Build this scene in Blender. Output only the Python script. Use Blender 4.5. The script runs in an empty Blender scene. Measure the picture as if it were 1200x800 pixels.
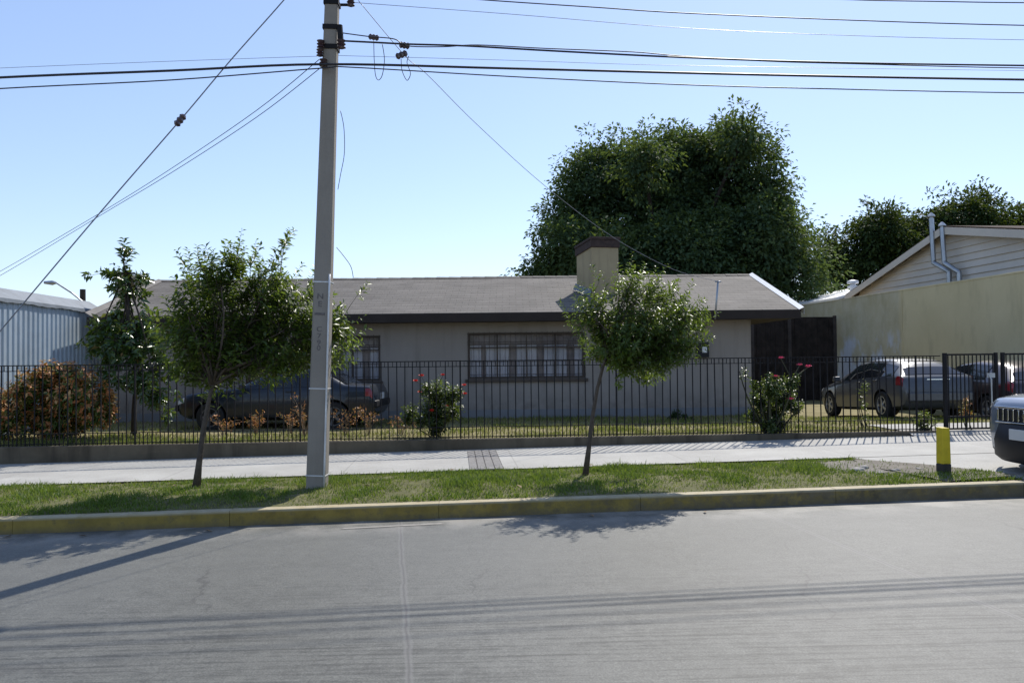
import bpy, bmesh, math, random
import numpy as np
from mathutils import Vector, Matrix, Euler

PI = math.pi
rad = math.radians
sc = bpy.context.scene
COL = sc.collection

# ------------------------------------------------------------------ camera, sky, sun, exposure
EYE, FPX, PITCH, ROLL = 1.7, 940.0, math.atan(19.5 / 940.0), -0.0105
cam_d = bpy.data.cameras.new('camera')
cam_d.sensor_fit = 'HORIZONTAL'
cam_d.sensor_width = 36.0
cam_d.lens = 36.0 * FPX / 1200.0
cam_d.clip_start = 0.05
cam_d.clip_end = 2000
cam = bpy.data.objects.new('camera', cam_d)
COL.objects.link(cam)
CAMROT = Matrix.Rotation(PI / 2 + PITCH, 3, 'X') @ Matrix.Rotation(ROLL, 3, 'Z')
cam.matrix_world = Matrix.Translation((0, 0, EYE)) @ CAMROT.to_4x4()
sc.camera = cam

SUN_AZ, SUN_EL = rad(25), rad(48)          # azimuth clockwise from +Y
world = bpy.data.worlds.new('World')
sc.world = world
world.use_nodes = True
wn = world.node_tree
sky = wn.nodes.new('ShaderNodeTexSky')
sky.sky_type = 'NISHITA'
sky.sun_disc = False
sky.sun_elevation = SUN_EL
sky.sun_rotation = SUN_AZ
sky.altitude = 200
sky.air_density = 1.0
sky.dust_density = 0.4
sky.ozone_density = 1.7
tint = wn.nodes.new('ShaderNodeMix'); tint.data_type = 'RGBA'; tint.blend_type = 'MULTIPLY'
tint.inputs[0].default_value = 1.0
tint.inputs[7].default_value = (1.32, 1.42, 1.74, 1)
wn.links.new(sky.outputs[0], tint.inputs[6])
soft = wn.nodes.new('ShaderNodeGamma')
soft.inputs['Gamma'].default_value = 0.72
wn.links.new(tint.outputs[2], soft.inputs['Color'])
wn.links.new(soft.outputs[0], wn.nodes['Background'].inputs[0])
wn.nodes['Background'].inputs[1].default_value = 0.15

sun_d = bpy.data.lights.new('sun', 'SUN')
sun_d.energy = 4.2
sun_d.angle = rad(0.55)
sun_d.color = (1.0, 0.95, 0.87)
sun = bpy.data.objects.new('sun', sun_d)
COL.objects.link(sun)
SUNV = Vector((math.sin(SUN_AZ) * math.cos(SUN_EL), math.cos(SUN_AZ) * math.cos(SUN_EL), math.sin(SUN_EL)))
sun.rotation_euler = SUNV.to_track_quat('Z', 'Y').to_euler()
sun.location = (10, 10, 30)

sc.view_settings.view_transform = 'Standard'
sc.view_settings.look = 'None'
sc.view_settings.exposure = 0.42
sc.view_settings.gamma = 1.0
sc.view_settings.use_curve_mapping = False
sc.cycles.max_bounces = 8
sc.cycles.transparent_max_bounces = 8

# ------------------------------------------------------------------ frames
YAW = rad(4.0)
CY, SY = math.cos(YAW), math.sin(YAW)
GRADE = 0.013


def W(s, t, z=0.0):            # street frame (s along the street, t across it) to world
    return Vector((s * CY - t * SY, s * SY + t * CY, z))


def ST(x, y):
    return x * CY + y * SY, -x * SY + y * CY


def gz(s, h=0.0):              # height of the rising street
    return GRADE * (s - 0.6) + h


def ray(px, py):
    return CAMROT @ Vector(((px - 600) / FPX, (400 - py) / FPX, -1.0))


def P(px, py, D):              # point at depth D
    d = ray(px, py)
    return Vector((0, 0, EYE)) + d * (D / d.y)


def PT(px, py, t):             # point on the vertical plane t = const, as (s, z)
    d = ray(px, py)
    k = t / (-d.x * SY + d.y * CY)
    p = Vector((0, 0, EYE)) + d * k
    return ST(p.x, p.y)[0], p.z


def sstep(a, b, x):
    x = np.clip((np.asarray(x, float) - a) / (b - a), 0, 1)
    return x * x * (3 - 2 * x)


def yard_z(x, y):
    z = 0.325 - 0.02 * sstep(14, 17, y)
    return z - sstep(5.5, 7.5, x) * (0.06 * np.clip(np.asarray(y, float) - 17.0, 0, 3.2)) * 1.0


# ------------------------------------------------------------------ object helpers
def tag(o, label=None, cat=None, group=None, kind=None):
    if label: o['label'] = label
    if cat: o['category'] = cat
    if group: o['group'] = group
    if kind: o['kind'] = kind
    return o


def thing(name, label, cat, loc=(0, 0, 0), rotz=0.0, group=None, rot=None):
    o = bpy.data.objects.new(name, None)
    COL.objects.link(o)
    o.location = loc
    o.rotation_euler = rot if rot else (0, 0, rotz)
    o.empty_display_size = 0.2
    return tag(o, label, cat, group)


def link_mesh(name, me, mats, parent=None, smooth=False):
    for m in (mats if isinstance(mats, (list, tuple)) else [mats]):
        me.materials.append(m)
    if smooth:
        me.polygons.foreach_set('use_smooth', [True] * len(me.polygons))
    o = bpy.data.objects.new(name, me)
    COL.objects.link(o)
    if parent: o.parent = parent
    return o


def np_mesh(name, verts, faces, mats, parent=None, var=None, smooth=False):
    """faces: (n,k) int array"""
    me = bpy.data.meshes.new(name)
    verts = np.asarray(verts, np.float32)
    faces = np.asarray(faces, np.int32)
    n, k = faces.shape
    me.vertices.add(len(verts)); me.vertices.foreach_set('co', verts.ravel())
    me.loops.add(n * k); me.loops.foreach_set('vertex_index', faces.ravel())
    me.polygons.add(n)
    me.polygons.foreach_set('loop_start', np.arange(0, n * k, k, dtype=np.int32))
    me.polygons.foreach_set('loop_total', np.full(n, k, np.int32))
    me.update(calc_edges=True)
    if var is not None:
        a = me.attributes.new('var', 'FLOAT', 'FACE')
        a.data.foreach_set('value', np.asarray(var, np.float32))
    return link_mesh(name, me, mats, parent, smooth)


class MB:
    """collects shapes, links them as ONE mesh object; off is taken away from every point"""
    def __init__(s, off=(0, 0, 0)):
        s.v, s.f, s.m, s.off = [], [], [], Vector(off)

    def add(s, vs, fs, mi=0):
        b = len(s.v)
        s.v += [tuple(Vector(v) - s.off) for v in vs]
        s.f += [tuple(i + b for i in f) for f in fs]
        s.m += [mi] * len(fs)

    def box(s, x0, x1, y0, y1, z0, z1, mi=0, xf=None):
        vs = [Vector((x, y, z)) for z in (z0, z1) for y in (y0, y1) for x in (x0, x1)]
        if xf: vs = [xf @ v for v in vs]
        s.add(vs, [(0, 2, 3, 1), (4, 5, 7, 6), (0, 1, 5, 4), (2, 6, 7, 3), (0, 4, 6, 2), (1, 3, 7, 5)], mi)

    def cbox(s, c, size, mi=0, rot=None):
        xf = Matrix.Translation(c) @ (rot.to_4x4() if rot else Matrix.Identity(4))
        a, b, d = (q / 2 for q in size)
        s.box(-a, a, -b, b, -d, d, mi, xf)

    def tube(s, pts, r, n=6, mi=0, cap=True):
        pts = [Vector(p) for p in pts]
        if not isinstance(r, (list, tuple)): r = [r] * len(pts)
        vs, fs = [], []
        up = None
        for i, p in enumerate(pts):
            d = (pts[min(i + 1, len(pts) - 1)] - pts[max(i - 1, 0)]).normalized()
            if up is None:
                up = d.orthogonal().normalized()
            else:
                up = (up - d * up.dot(d))
                up = up.normalized() if up.length > 1e-6 else d.orthogonal().normalized()
            sd = d.cross(up)
            for k in range(n):
                a = 2 * PI * k / n
                vs.append(p + (up * math.cos(a) + sd * math.sin(a)) * r[i])
        for i in range(len(pts) - 1):
            for k in range(n):
                k2 = (k + 1) % n
                fs.append((i * n + k, i * n + k2, (i + 1) * n + k2, (i + 1) * n + k))
        if cap:
            fs.append(tuple(range(n - 1, -1, -1)))
            fs.append(tuple((len(pts) - 1) * n + k for k in range(n)))
        s.add(vs, fs, mi)

    def lathe(s, prof, n=16, mi=0, xf=None, cap=True):      # profile of (radius, height) about local z
        vs, fs = [], []
        for (r, z) in prof:
            for k in range(n):
                a = 2 * PI * k / n
                v = Vector((r * math.cos(a), r * math.sin(a), z))
                vs.append(xf @ v if xf else v)
        for i in range(len(prof) - 1):
            for k in range(n):
                k2 = (k + 1) % n
                fs.append((i * n + k, i * n + k2, (i + 1) * n + k2, (i + 1) * n + k))
        if cap:
            fs.append(tuple(range(n - 1, -1, -1)))
            fs.append(tuple((len(prof) - 1) * n + k for k in range(n)))
        s.add(vs, fs, mi)

    def prism(s, poly, d, mi=0):                  # 3-D polygon pushed along vector d
        poly = [Vector(p) for p in poly]; n = len(poly); d = Vector(d)
        vs = poly + [p + d for p in poly]
        fs = [tuple(range(n)), tuple(range(2 * n - 1, n - 1, -1))]
        fs += [(i, n + i, n + (i + 1) % n, (i + 1) % n) for i in range(n)]
        s.add(vs, fs, mi)

    def build(s, name, mats, parent=None, smooth=False, bevel=0.0, seg=2, fixn=True):
        me = bpy.data.meshes.new(name)
        me.from_pydata(s.v, [], s.f)
        me.polygons.foreach_set('material_index', s.m)
        if fixn or bevel:
            bm = bmesh.new(); bm.from_mesh(me)
            bmesh.ops.recalc_face_normals(bm, faces=bm.faces)
            if bevel:
                es = [e for e in bm.edges if len(e.link_faces) == 2 and e.calc_face_angle(0) > 0.5]
                bmesh.ops.bevel(bm, geom=es, offset=bevel, segments=seg, affect='EDGES', profile=0.5)
            bm.to_mesh(me); bm.free()
        me.update()
        o = link_mesh(name, me, mats, parent)
        if smooth:
            me.polygons.foreach_set('use_smooth', [True] * len(me.polygons))
        return o


# ------------------------------------------------------------------ materials
class NT:
    def __init__(s, name):
        s.m = bpy.data.materials.new(name)
        s.m.use_nodes = True
        s.t = s.m.node_tree
        s.b = s.t.nodes['Principled BSDF']
        s.out = s.t.nodes['Material Output']
        tc = s.t.nodes.new('ShaderNodeTexCoord')
        s.oc = tc.outputs['Object']

    def n(s, typ, **kw):
        nd = s.t.nodes.new(typ)
        for k, v in kw.items(): setattr(nd, k, v)
        return nd

    def set(s, sock, v):
        if hasattr(v, 'is_output') or isinstance(v, bpy.types.NodeSocket): s.t.links.new(v, sock)
        else: sock.default_value = v

    def mapping(s, scale=(1, 1, 1), rotz=0.0, loc=(0, 0, 0), src=None):
        m = s.n('ShaderNodeMapping')
        s.set(m.inputs['Vector'], src or s.oc)
        m.inputs['Scale'].default_value = scale
        m.inputs['Rotation'].default_value = (0, 0, rotz)
        m.inputs['Location'].default_value = loc
        return m.outputs[0]

    def noise(s, scale, vec=None, detail=4, rough=0.6, dist=0.0):
        n = s.n('ShaderNodeTexNoise')
        s.set(n.inputs['Vector'], vec or s.oc)
        n.inputs['Scale'].default_value = scale
        n.inputs['Detail'].default_value = detail
        n.inputs['Roughness'].default_value = rough
        n.inputs['Distortion'].default_value = dist
        return n.outputs['Fac']

    def ramp(s, fac, stops, interp='LINEAR'):
        r = s.n('ShaderNodeValToRGB')
        s.set(r.inputs[0], fac)
        r.color_ramp.interpolation = interp
        els = r.color_ramp.elements
        while len(els) > 1: els.remove(els[-1])
        for i, (p, c) in enumerate(stops):
            e = els[0] if i == 0 else els.new(p)
            e.position = p
            e.color = (c, c, c, 1) if isinstance(c, (int, float)) else (*c, 1)
        return r.outputs[0]

    def mix(s, fac, a, b, mode='MIX'):
        m = s.n('ShaderNodeMix', data_type='RGBA', blend_type=mode)
        s.set(m.inputs[0], fac)
        for k, v in ((6, a), (7, b)):
            s.set(m.inputs[k], (*v, 1) if isinstance(v, tuple) and len(v) == 3 else v)
        return m.outputs[2]

    def math(s, op, a, b=None, c=None):
        m = s.n('ShaderNodeMath', operation=op)
        s.set(m.inputs[0], a)
        if b is not None: s.set(m.inputs[1], b)
        if c is not None: s.set(m.inputs[2], c)
        return m.outputs[0]

    def sep(s, vec=None):
        x = s.n('ShaderNodeSeparateXYZ')
        s.set(x.inputs[0], vec or s.oc)
        return x.outputs

    def bump(s, h, strength=0.4, dist=0.01, normal=None):
        b = s.n('ShaderNodeBump')
        b.inputs['Strength'].default_value = strength
        b.inputs['Distance'].default_value = dist
        s.set(b.inputs['Height'], h)
        if normal is not None: s.set(b.inputs['Normal'], normal)
        s.set(s.b.inputs['Normal'], b.outputs[0])
        return b.outputs[0]

    def fin(s, color=None, rough=None, metal=None, spec=None, coat=None):
        if color is not None: s.set(s.b.inputs['Base Color'], (*color, 1) if isinstance(color, tuple) and len(color) == 3 else color)
        if rough is not None: s.set(s.b.inputs['Roughness'], rough)
        if metal is not None: s.set(s.b.inputs['Metallic'], metal)
        if spec is not None: s.set(s.b.inputs['Specular IOR Level'], spec)
        if coat is not None: s.set(s.b.inputs['Coat Weight'], coat); s.b.inputs['Coat Roughness'].default_value = 0.06
        return s.m


def simple(name, c, rough=0.6, metal=0.0, var=0.18, scale=6.0, bump=0.0, bscale=60.0, spec=0.4, coat=None):
    k = NT(name)
    f = k.noise(scale, detail=5)
    lo = tuple(q * (1 - var) for q in c); hi = tuple(min(1, q * (1 + var)) for q in c)
    col = k.ramp(f, [(0.3, lo), (0.7, hi)])
    if bump: k.bump(k.noise(bscale, detail=3), bump, 0.01)
    return k.fin(col, rough, metal, spec, coat)


def leaf_mat(name, stops, trans=0.3, rough=0.42, spec=0.5):
    k = NT(name)
    at = k.n('ShaderNodeAttribute'); at.attribute_name = 'var'
    col = k.ramp(at.outputs['Fac'], stops)
    k.fin(col, rough, spec=spec)
    tr = k.n('ShaderNodeBsdfTranslucent')
    k.set(tr.inputs['Color'], k.mix(0.6, col, (0.20, 0.27, 0.025)))
    mx = k.n('ShaderNodeMixShader'); mx.inputs[0].default_value = trans
    k.t.links.new(k.b.outputs[0], mx.inputs[1]); k.t.links.new(tr.outputs[0], mx.inputs[2])
    k.t.links.new(mx.outputs[0], k.out.inputs['Surface'])
    return k.m


def glass_mat(name, tint=(0.02, 0.025, 0.03), alpha=0.55):
    k = NT(name)
    k.fin(tint, 0.04, spec=0.6)
    k.b.inputs['Alpha'].default_value = alpha
    return k.m


def road_material():
    k = NT('road_concrete')
    along = rad(4.0)
    vec = k.mapping((1, 1, 1), -along)                          # s along the street, t across
    streak = k.mapping((0.35, 1.8, 1), -rad(7.5))
    grooves = k.mapping((.8, 26.0, 1), -rad(7.0))
    big = k.noise(0.35, detail=3)
    st = k.noise(1.0, streak, detail=5, rough=0.65)
    fine = k.noise(90, detail=2)
    mid = k.noise(7, detail=6, rough=0.7)
    gr = k.noise(1.0, grooves, detail=2)
    c = k.ramp(st, [(0.25, (0.108, 0.108, 0.095)), (0.5, (0.130, 0.130, 0.115)), (0.8, (0.152, 0.151, 0.133))])
    c = k.mix(0.5, c, k.ramp(big, [(0.3, (0.105, 0.105, 0.093)), (0.7, (0.160, 0.159, 0.140))]))
    c = k.mix(0.55, c, k.ramp(mid, [(0.25, 0.55), (0.75, 1.0)]), 'MULTIPLY')
    c = k.mix(0.85, c, k.ramp(fine, [(0.3, 0.55), (0.68, 1.25)]), 'MULTIPLY')
    c = k.mix(0.6, c, k.ramp(k.noise(38, detail=3), [(0.3, 0.72), (0.7, 1.12)]), 'MULTIPLY')
    t = k.sep(vec)[1]
    # tyre-brushed lane: fine grooves nearer the middle of the road
    lane = k.ramp(k.math('MULTIPLY_ADD', t, -0.5, 3.35), [(0.0, 0.0), (0.9, 1.0)])
    c = k.mix(k.math('MULTIPLY', lane, 0.95), c, k.mix(1.0, c, k.ramp(k.math('ADD', k.math('MULTIPLY', gr, .7), k.math('MULTIPLY', mid, .3)), [(0.38, 0.52), (0.52, 1.04)]), 'MULTIPLY'))
    # slab joints: fine sealed cracks at the slab pitch, skewed to the kerb
    qv = k.mapping((1, 1, 1), -rad(8.7))
    wob = k.math('MULTIPLY_ADD', k.noise(3.0, detail=3), 0.05, -0.025)
    q = k.math('ADD', k.sep(qv)[0], wob)
    saw = k.math('ABSOLUTE', k.math('SUBTRACT', k.math('FRACT', k.math('MULTIPLY_ADD', q, 1 / 3.8, 0.475)), 0.5))
    j = k.ramp(saw, [(0.0, 1.0), (0.0022, 0.85), (0.0052, 0.0)])
    jp = k.ramp(saw, [(0.003, 1.0), (0.0065, 0.0)])
    c = k.mix(k.math('MULTIPLY', jp, 0.42), c, (0.30, 0.295, 0.28))
    c = k.mix(k.math('MULTIPLY', j, 0.85), c, (0.06, 0.057, 0.052))
    vo = k.n('ShaderNodeTexVoronoi', feature='DISTANCE_TO_EDGE')
    nz = k.n('ShaderNodeTexNoise'); nz.inputs['Scale'].default_value = 2.2; nz.inputs['Detail'].default_value = 5; k.set(nz.inputs['Vector'], k.oc)
    vm = k.n('ShaderNodeVectorMath', operation='MULTIPLY_ADD'); k.set(vm.inputs[0], nz.outputs['Color']); vm.inputs[1].default_value = (.5, .5, .5); k.set(vm.inputs[2], k.oc)
    k.set(vo.inputs['Vector'], vm.outputs[0]); vo.inputs['Scale'].default_value = .33
    crack = k.math('MULTIPLY', k.ramp(vo.outputs['Distance'], [(0.0, 1.0), (0.0022, 0.0)]), k.ramp(k.noise(.6, detail=2), [(.48, 0.0), (.6, .75)]))
    c = k.mix(crack, c, (.05, .047, .043))
    # gutter dust by the kerb
    d = k.ramp(k.math('MULTIPLY_ADD', t, 1.0, -7.9), [(0.0, 0.0), (0.8, 0.75)])
    dm = k.math('MULTIPLY', d, k.ramp(k.noise(2.2, detail=5), [(0.42, 0.0), (0.62, 1.0)]))
    c = k.mix(dm, c, (0.31, 0.29, 0.255))
    oil = k.ramp(k.noise(0.9, k.mapping((0.45, 1.6, 1), -rad(7)), detail=5, rough=.7), [(0.60, 0.0), (0.74, 0.5)])
    c = k.mix(oil, c, (0.075, 0.072, 0.066))
    # little dark specks
    sp = k.ramp(k.noise(26, detail=1), [(0.74, 0.0), (0.78, 1.0)])
    c = k.mix(k.math('MULTIPLY', sp, 0.5), c, (0.07, 0.066, 0.06))
    h = k.math('ADD', k.math('MULTIPLY', fine, 0.5), k.math('MULTIPLY', k.math('MULTIPLY', gr, lane), 0.9))
    k.bump(h, 0.45, 0.006)
    return k.fin(c, 0.62, spec=0.42)


def sidewalk_material():
    k = NT('sidewalk_concrete')
    vec = k.mapping((1, 1, 1), -YAW)
    s_, t_, _ = k.sep(vec)[:3]
    c = k.ramp(k.noise(1.3, detail=6, rough=0.65), [(0.3, (0.32, 0.31, 0.285)), (0.7, (0.43, 0.42, 0.385))])
    c = k.mix(0.5, c, k.ramp(k.noise(60, detail=2), [(0.3, 0.75), (0.7, 1.05)]), 'MULTIPLY')
    saw = k.math('ABSOLUTE', k.math('SUBTRACT', k.math('FRACT', k.math('MULTIPLY_ADD', s_, 1 / 2.4, 0.15)), 0.5))
    j = k.ramp(saw, [(0.0, 1.0), (0.002, 0.7), (0.005, 0.0)])
    c = k.mix(k.math('MULTIPLY', j, 0.55), c, (0.16, 0.15, 0.14))
    st = k.ramp(k.noise(0.8, detail=6), [(0.52, 0.0), (0.75, 0.5)])
    c = k.mix(st, c, (0.27, 0.255, 0.235))
    k.bump(k.noise(70, detail=3), 0.3, 0.004)
    return k.fin(c, 0.8, spec=0.25)


GRADE_ = 0.013


def kerb_material():
    k = NT('kerb_paint')
    vec = k.mapping((1, 1, 1), 0)
    s_ = k.sep()[0]
    conc = k.ramp(k.noise(5, detail=6), [(0.3, (0.09, 0.07, 0.035)), (0.7, (0.17, 0.138, 0.08))])
    paint = k.ramp(k.noise(4, detail=5), [(0.3, (0.19, 0.135, 0.028)), (0.7, (0.33, 0.235, 0.05))])
    wear = k.noise(9, detail=7, rough=0.75)
    thr = k.ramp(k.math('MULTIPLY_ADD', s_, 1 / 12.0, 0.5), [(0.0, 0.30), (0.5, 0.38), (0.74, 0.47), (0.9, 0.60)])
    fac = k.ramp(k.math('MULTIPLY_ADD', k.math('SUBTRACT', wear, thr), 1.0, .1), [(0.0, 0.0), (0.24, 0.95)])
    c = k.mix(fac, conc, paint)
    z = k.math('SUBTRACT', k.sep()[2], k.math('MULTIPLY_ADD', s_, GRADE_, -.6 * GRADE_))
    top_pale = k.math('MULTIPLY', k.ramp(z, [(0.128, 0.0), (0.15, 1.0)]), k.ramp(k.noise(7, detail=5), [(.3, .55), (.6, .95)]))  # paler towards the top of the kerb, broken up by noise
    c = k.mix(top_pale, c, (0.40, 0.345, 0.23))
    dirt = k.math('MULTIPLY', k.ramp(z, [(0.0, 1.0), (0.075, 0.0)]), k.noise(6, detail=5))
    c = k.mix(k.math('MULTIPLY', dirt, 1.1), c, (0.10, 0.088, 0.07))
    k.bump(k.noise(45, detail=4), 0.4, 0.006)
    return k.fin(c, 0.75, spec=0.3)


def roof_material():
    k = NT('asphalt_shingles')
    n = k.n('ShaderNodeNewGeometry')
    # courses follow the slope: map height to course number
    x, y, z = k.sep()[:3]
    co = k.n('ShaderNodeCombineXYZ')
    k.set(co.inputs[0], x); k.set(co.inputs[1], k.math('MULTIPLY', z, 3.4))
    br = k.n('ShaderNodeTexBrick')
    k.set(br.inputs['Vector'], co.outputs[0])
    br.inputs['Scale'].default_value = 1.0
    br.inputs['Brick Width'].default_value = 0.32
    br.inputs['Row Height'].default_value = 0.20
    br.inputs['Mortar Size'].default_value = 0.008
    br.inputs['Mortar Smooth'].default_value = 0.3
    br.inputs['Color1'].default_value = (0.122, 0.109, 0.095, 1)
    br.inputs['Color2'].default_value = (0.165, 0.149, 0.132, 1)
    br.inputs['Mortar'].default_value = (0.055, 0.049, 0.043, 1)
    c = k.mix(0.5, br.outputs['Color'], k.ramp(k.noise(0.7, detail=5), [(0.3, (0.125, 0.113, 0.10)), (0.7, (0.20, 0.182, 0.16))]))
    c = k.mix(0.4, c, k.ramp(k.noise(40, detail=3), [(0.3, 0.6), (0.7, 1.1)]), 'MULTIPLY')
    saw = k.math('FRACT', k.math('MULTIPLY', z, 13.0))
    c = k.mix(.9, c, k.ramp(saw, [(0.0, .45), (.16, .95), (1.0, 1.08)]), 'MULTIPLY')
    row = k.math('FLOOR', k.math('MULTIPLY', z, 13.0))
    cb = k.n('ShaderNodeCombineXYZ'); k.set(cb.inputs[0], k.math('MULTIPLY', x, 1.1)); k.set(cb.inputs[1], k.math('MULTIPLY', row, 7.3))
    c = k.mix(.8, c, k.ramp(k.noise(1.0, cb.outputs[0], detail=1), [(.3, .74), (.7, 1.12)]), 'MULTIPLY')
    k.bump(k.math('ADD', k.math('MULTIPLY', br.outputs['Fac'], -1.0), k.math('MULTIPLY', k.noise(80), 0.4)), 0.5, 0.02)
    return k.fin(c, 0.85, spec=0.25)


def stucco(name, a, b, stain=(0.2, 0.18, 0.15), bump=0.25, amount=0.25):
    k = NT(name)
    c = k.ramp(k.noise(0.9, detail=6, rough=0.65), [(0.3, a), (0.7, b)])
    drips = k.mapping((2.5, 2.5, 0.35))
    c = k.mix(k.math('MULTIPLY', k.ramp(k.noise(1.5, drips, detail=5), [(0.5, 0.0), (0.75, 1.0)]), amount), c, stain)
    if name == 'house_render':
        z = k.sep()[2]
        sp = k.math('MULTIPLY', k.ramp(z, [(.25, 1.0), (.75, 0.0)]), k.ramp(k.noise(3.5, detail=6), [(.35, 0.0), (.7, .8)]))
        c = k.mix(sp, c, (.14, .118, .098))
        pt = k.ramp(k.noise(.55, detail=2), [(.56, 0.0), (.57, .16)])
        c = k.mix(pt, c, (.30, .262, .228))
    k.bump(k.noise(55, detail=4), bump, 0.006)
    return k.fin(c, 0.85, spec=0.2)


def boundary_material():
    k = NT('ochre_render')
    x, y, z = k.sep()[:3]
    c = k.ramp(k.noise(0.8, detail=6), [(0.3, (0.60, 0.50, 0.285)), (0.7, (0.68, 0.57, 0.34))])
    far = k.ramp(k.math('MULTIPLY_ADD', y, 0.1, -0.97), [(0.0, 0.0), (0.02, 1.0)])          # beyond the seam the paint has bleached
    c = k.mix(k.math('MULTIPLY', far, 0.6), c, k.ramp(k.noise(1.6, detail=6), [(0.35, (0.42, 0.36, 0.22)), (0.7, (0.56, 0.51, 0.39))]))
    peel = k.ramp(k.noise(1.1, k.mapping((1, 0.8, 0.5)), detail=6, rough=0.6), [(0.50, 0.0), (0.58, 1.0)])
    low = k.ramp(k.math('MULTIPLY_ADD', z, 0.4, 0.0), [(0.85, 1.0), (1.2, 0.0)])
    c = k.mix(k.math('MULTIPLY', k.math('MULTIPLY', peel, far), low), c, (0.62, 0.62, 0.62))
    damp = k.ramp(k.noise(2.0, k.mapping((1, 1, 0.3)), detail=5), [(0.5, 0.0), (0.8, 0.55)])
    c = k.mix(damp, c, (0.32, 0.26, 0.15))
    k.bump(k.noise(40, detail=4), 0.25, 0.006)
    return k.fin(c, 0.85, spec=0.2)


def ground_material(name, stops, scale=3.0, bump=0.5, fine=40):
    k = NT(name)
    f = k.math('ADD', k.math('MULTIPLY', k.noise(scale, detail=7, rough=0.7), 0.7), k.math('MULTIPLY', k.noise(fine, detail=3), 0.3))
    c = k.ramp(f, stops)
    k.bump(k.noise(fine, detail=4), bump, 0.02)
    return k.fin(c, 0.9, spec=0.15)


M = {}
M['road'] = road_material()
M['sidewalk'] = sidewalk_material()
M['kerb'] = kerb_material()
M['tile'] = simple('warning_tile', (0.19, 0.18, 0.17), 0.7, var=0.2, scale=14)
M['patch'] = simple('mortar_smear', (0.24, 0.225, 0.20), .85, var=.25, scale=9)
M['grout'] = simple('tile_grout', (0.05, 0.047, 0.045), 0.9)
def strip_material():
    k = NT('strip_soil')
    f = k.math('ADD', k.math('MULTIPLY', k.noise(3, detail=7, rough=.7), .7), k.math('MULTIPLY', k.noise(40, detail=3), .3))
    c = k.ramp(f, [(0.3, (0.07, 0.062, 0.035)), (0.5, (0.12, 0.12, 0.05)), (0.7, (0.20, 0.17, 0.11))])
    f2 = k.math('ADD', k.math('MULTIPLY', k.noise(5, detail=7, rough=.7), .6), k.math('MULTIPLY', k.noise(60, detail=3), .4))
    d = k.ramp(f2, [(0.3, (0.11, 0.098, 0.08)), (0.5, (0.19, 0.172, 0.145)), (0.68, (0.30, 0.275, 0.24))])
    m = k.mapping((1, 1.3, 1), -YAW)
    x, y, z = k.sep(m)[:3]
    r_ = k.math('SQRT', k.math('ADD', k.math('POWER', k.math('SUBTRACT', x, 5.75), 2), k.math('POWER', k.math('MULTIPLY', k.math('SUBTRACT', y, 13.1), .8), 2)))
    r_ = k.math('ADD', r_, k.math('MULTIPLY_ADD', k.noise(3.5, detail=4), .8, -.4))
    c = k.mix(k.ramp(r_, [(.75, 1.0), (1.05, 0.0)]), c, d)
    k.bump(k.math('ADD', f, f2), .7, .03)
    return k.fin(c, .9, spec=.15)


M['soil'] = strip_material()
M['dirt'] = ground_material('grey_dirt', [(0.3, (0.12, 0.105, 0.085)), (0.55, (0.20, 0.18, 0.15)), (0.75, (0.30, 0.27, 0.23))], 5.0, 0.7, 60)
M['yard'] = ground_material('yard_soil', [(0.3, (0.10, 0.095, 0.04)), (0.5, (0.21, 0.18, 0.085)), (0.72, (0.33, 0.29, 0.17))], 1.6)
M['ground'] = ground_material('open_ground', [(0.3, (0.12, 0.11, 0.07)), (0.7, (0.22, 0.20, 0.14))], 0.3)
M['house'] = stucco('house_render', (0.285, 0.25, 0.22), (0.325, 0.286, 0.252), (0.165, 0.143, 0.125), 0.3, 0.45)
M['plinth'] = stucco('plinth_paint', (0.175, 0.175, 0.182), (0.22, 0.222, 0.228), (0.2, 0.19, 0.18))
M['roof'] = roof_material()
M['fascia'] = simple('fascia_paint', (0.034, 0.026, 0.022), 0.7, scale=2, spec=.2)
M['dark_wood'] = simple('dark_timber', (0.028, 0.021, 0.017), 0.8, var=0.5, scale=3, spec=.2)
M['brown_wood'] = simple('brown_timber', (0.085, 0.048, 0.028), 0.55, var=0.25)
M['white_metal'] = simple('white_sheet', (0.78, 0.78, 0.77), 0.38, var=0.05, spec=0.6)
M['capping'] = simple('weathered_capping', (0.15, 0.17, 0.19), 0.6, var=0.2, scale=3)
M['boards'] = simple('weathered_boards', (0.17, 0.155, 0.14), 0.8, var=0.25, scale=3)
M['brown_trim2'] = simple('gate_post_timber', (0.055, 0.043, 0.036), .8, var=.3)
M['zinc'] = simple('zinc_flashing', (0.45, 0.52, 0.56), 0.38, metal=0.7, var=0.15)
M['chimney'] = stucco('chimney_render', (0.31, 0.25, 0.15), (0.41, 0.335, 0.205), (0.12, 0.09, 0.06), 0.4, 0.5)
M['brick'] = simple('chimney_crown', (0.05, 0.032, 0.026), 0.85, var=0.35, scale=12, bump=0.4)
M['glass'] = glass_mat('window_glass', (0.03, 0.032, 0.035), 0.14)
M['curtain'] = simple('curtain_cloth', (0.80, 0.78, 0.82), 0.9, var=0.10, scale=3)
M['dark_in'] = simple('unlit_room_panel', (0.06, 0.055, 0.055), 0.9)
M['frame'] = simple('window_frame_paint', (0.075, 0.055, 0.042), 0.6)
M['iron'] = simple('black_iron', (0.013, 0.012, 0.013), 0.7, var=0.3, spec=0.2)
M['wall_conc'] = stucco('low_wall_concrete', (0.082, 0.067, 0.046), (0.165, 0.138, 0.098), (0.03, 0.024, 0.018), 0.5, 0.75)
M['boundary'] = boundary_material()
M['pole'] = stucco('pole_concrete', (0.235, 0.208, 0.175), (0.31, 0.278, 0.235), (0.15, 0.13, 0.11), 0.35, 0.35)
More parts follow.
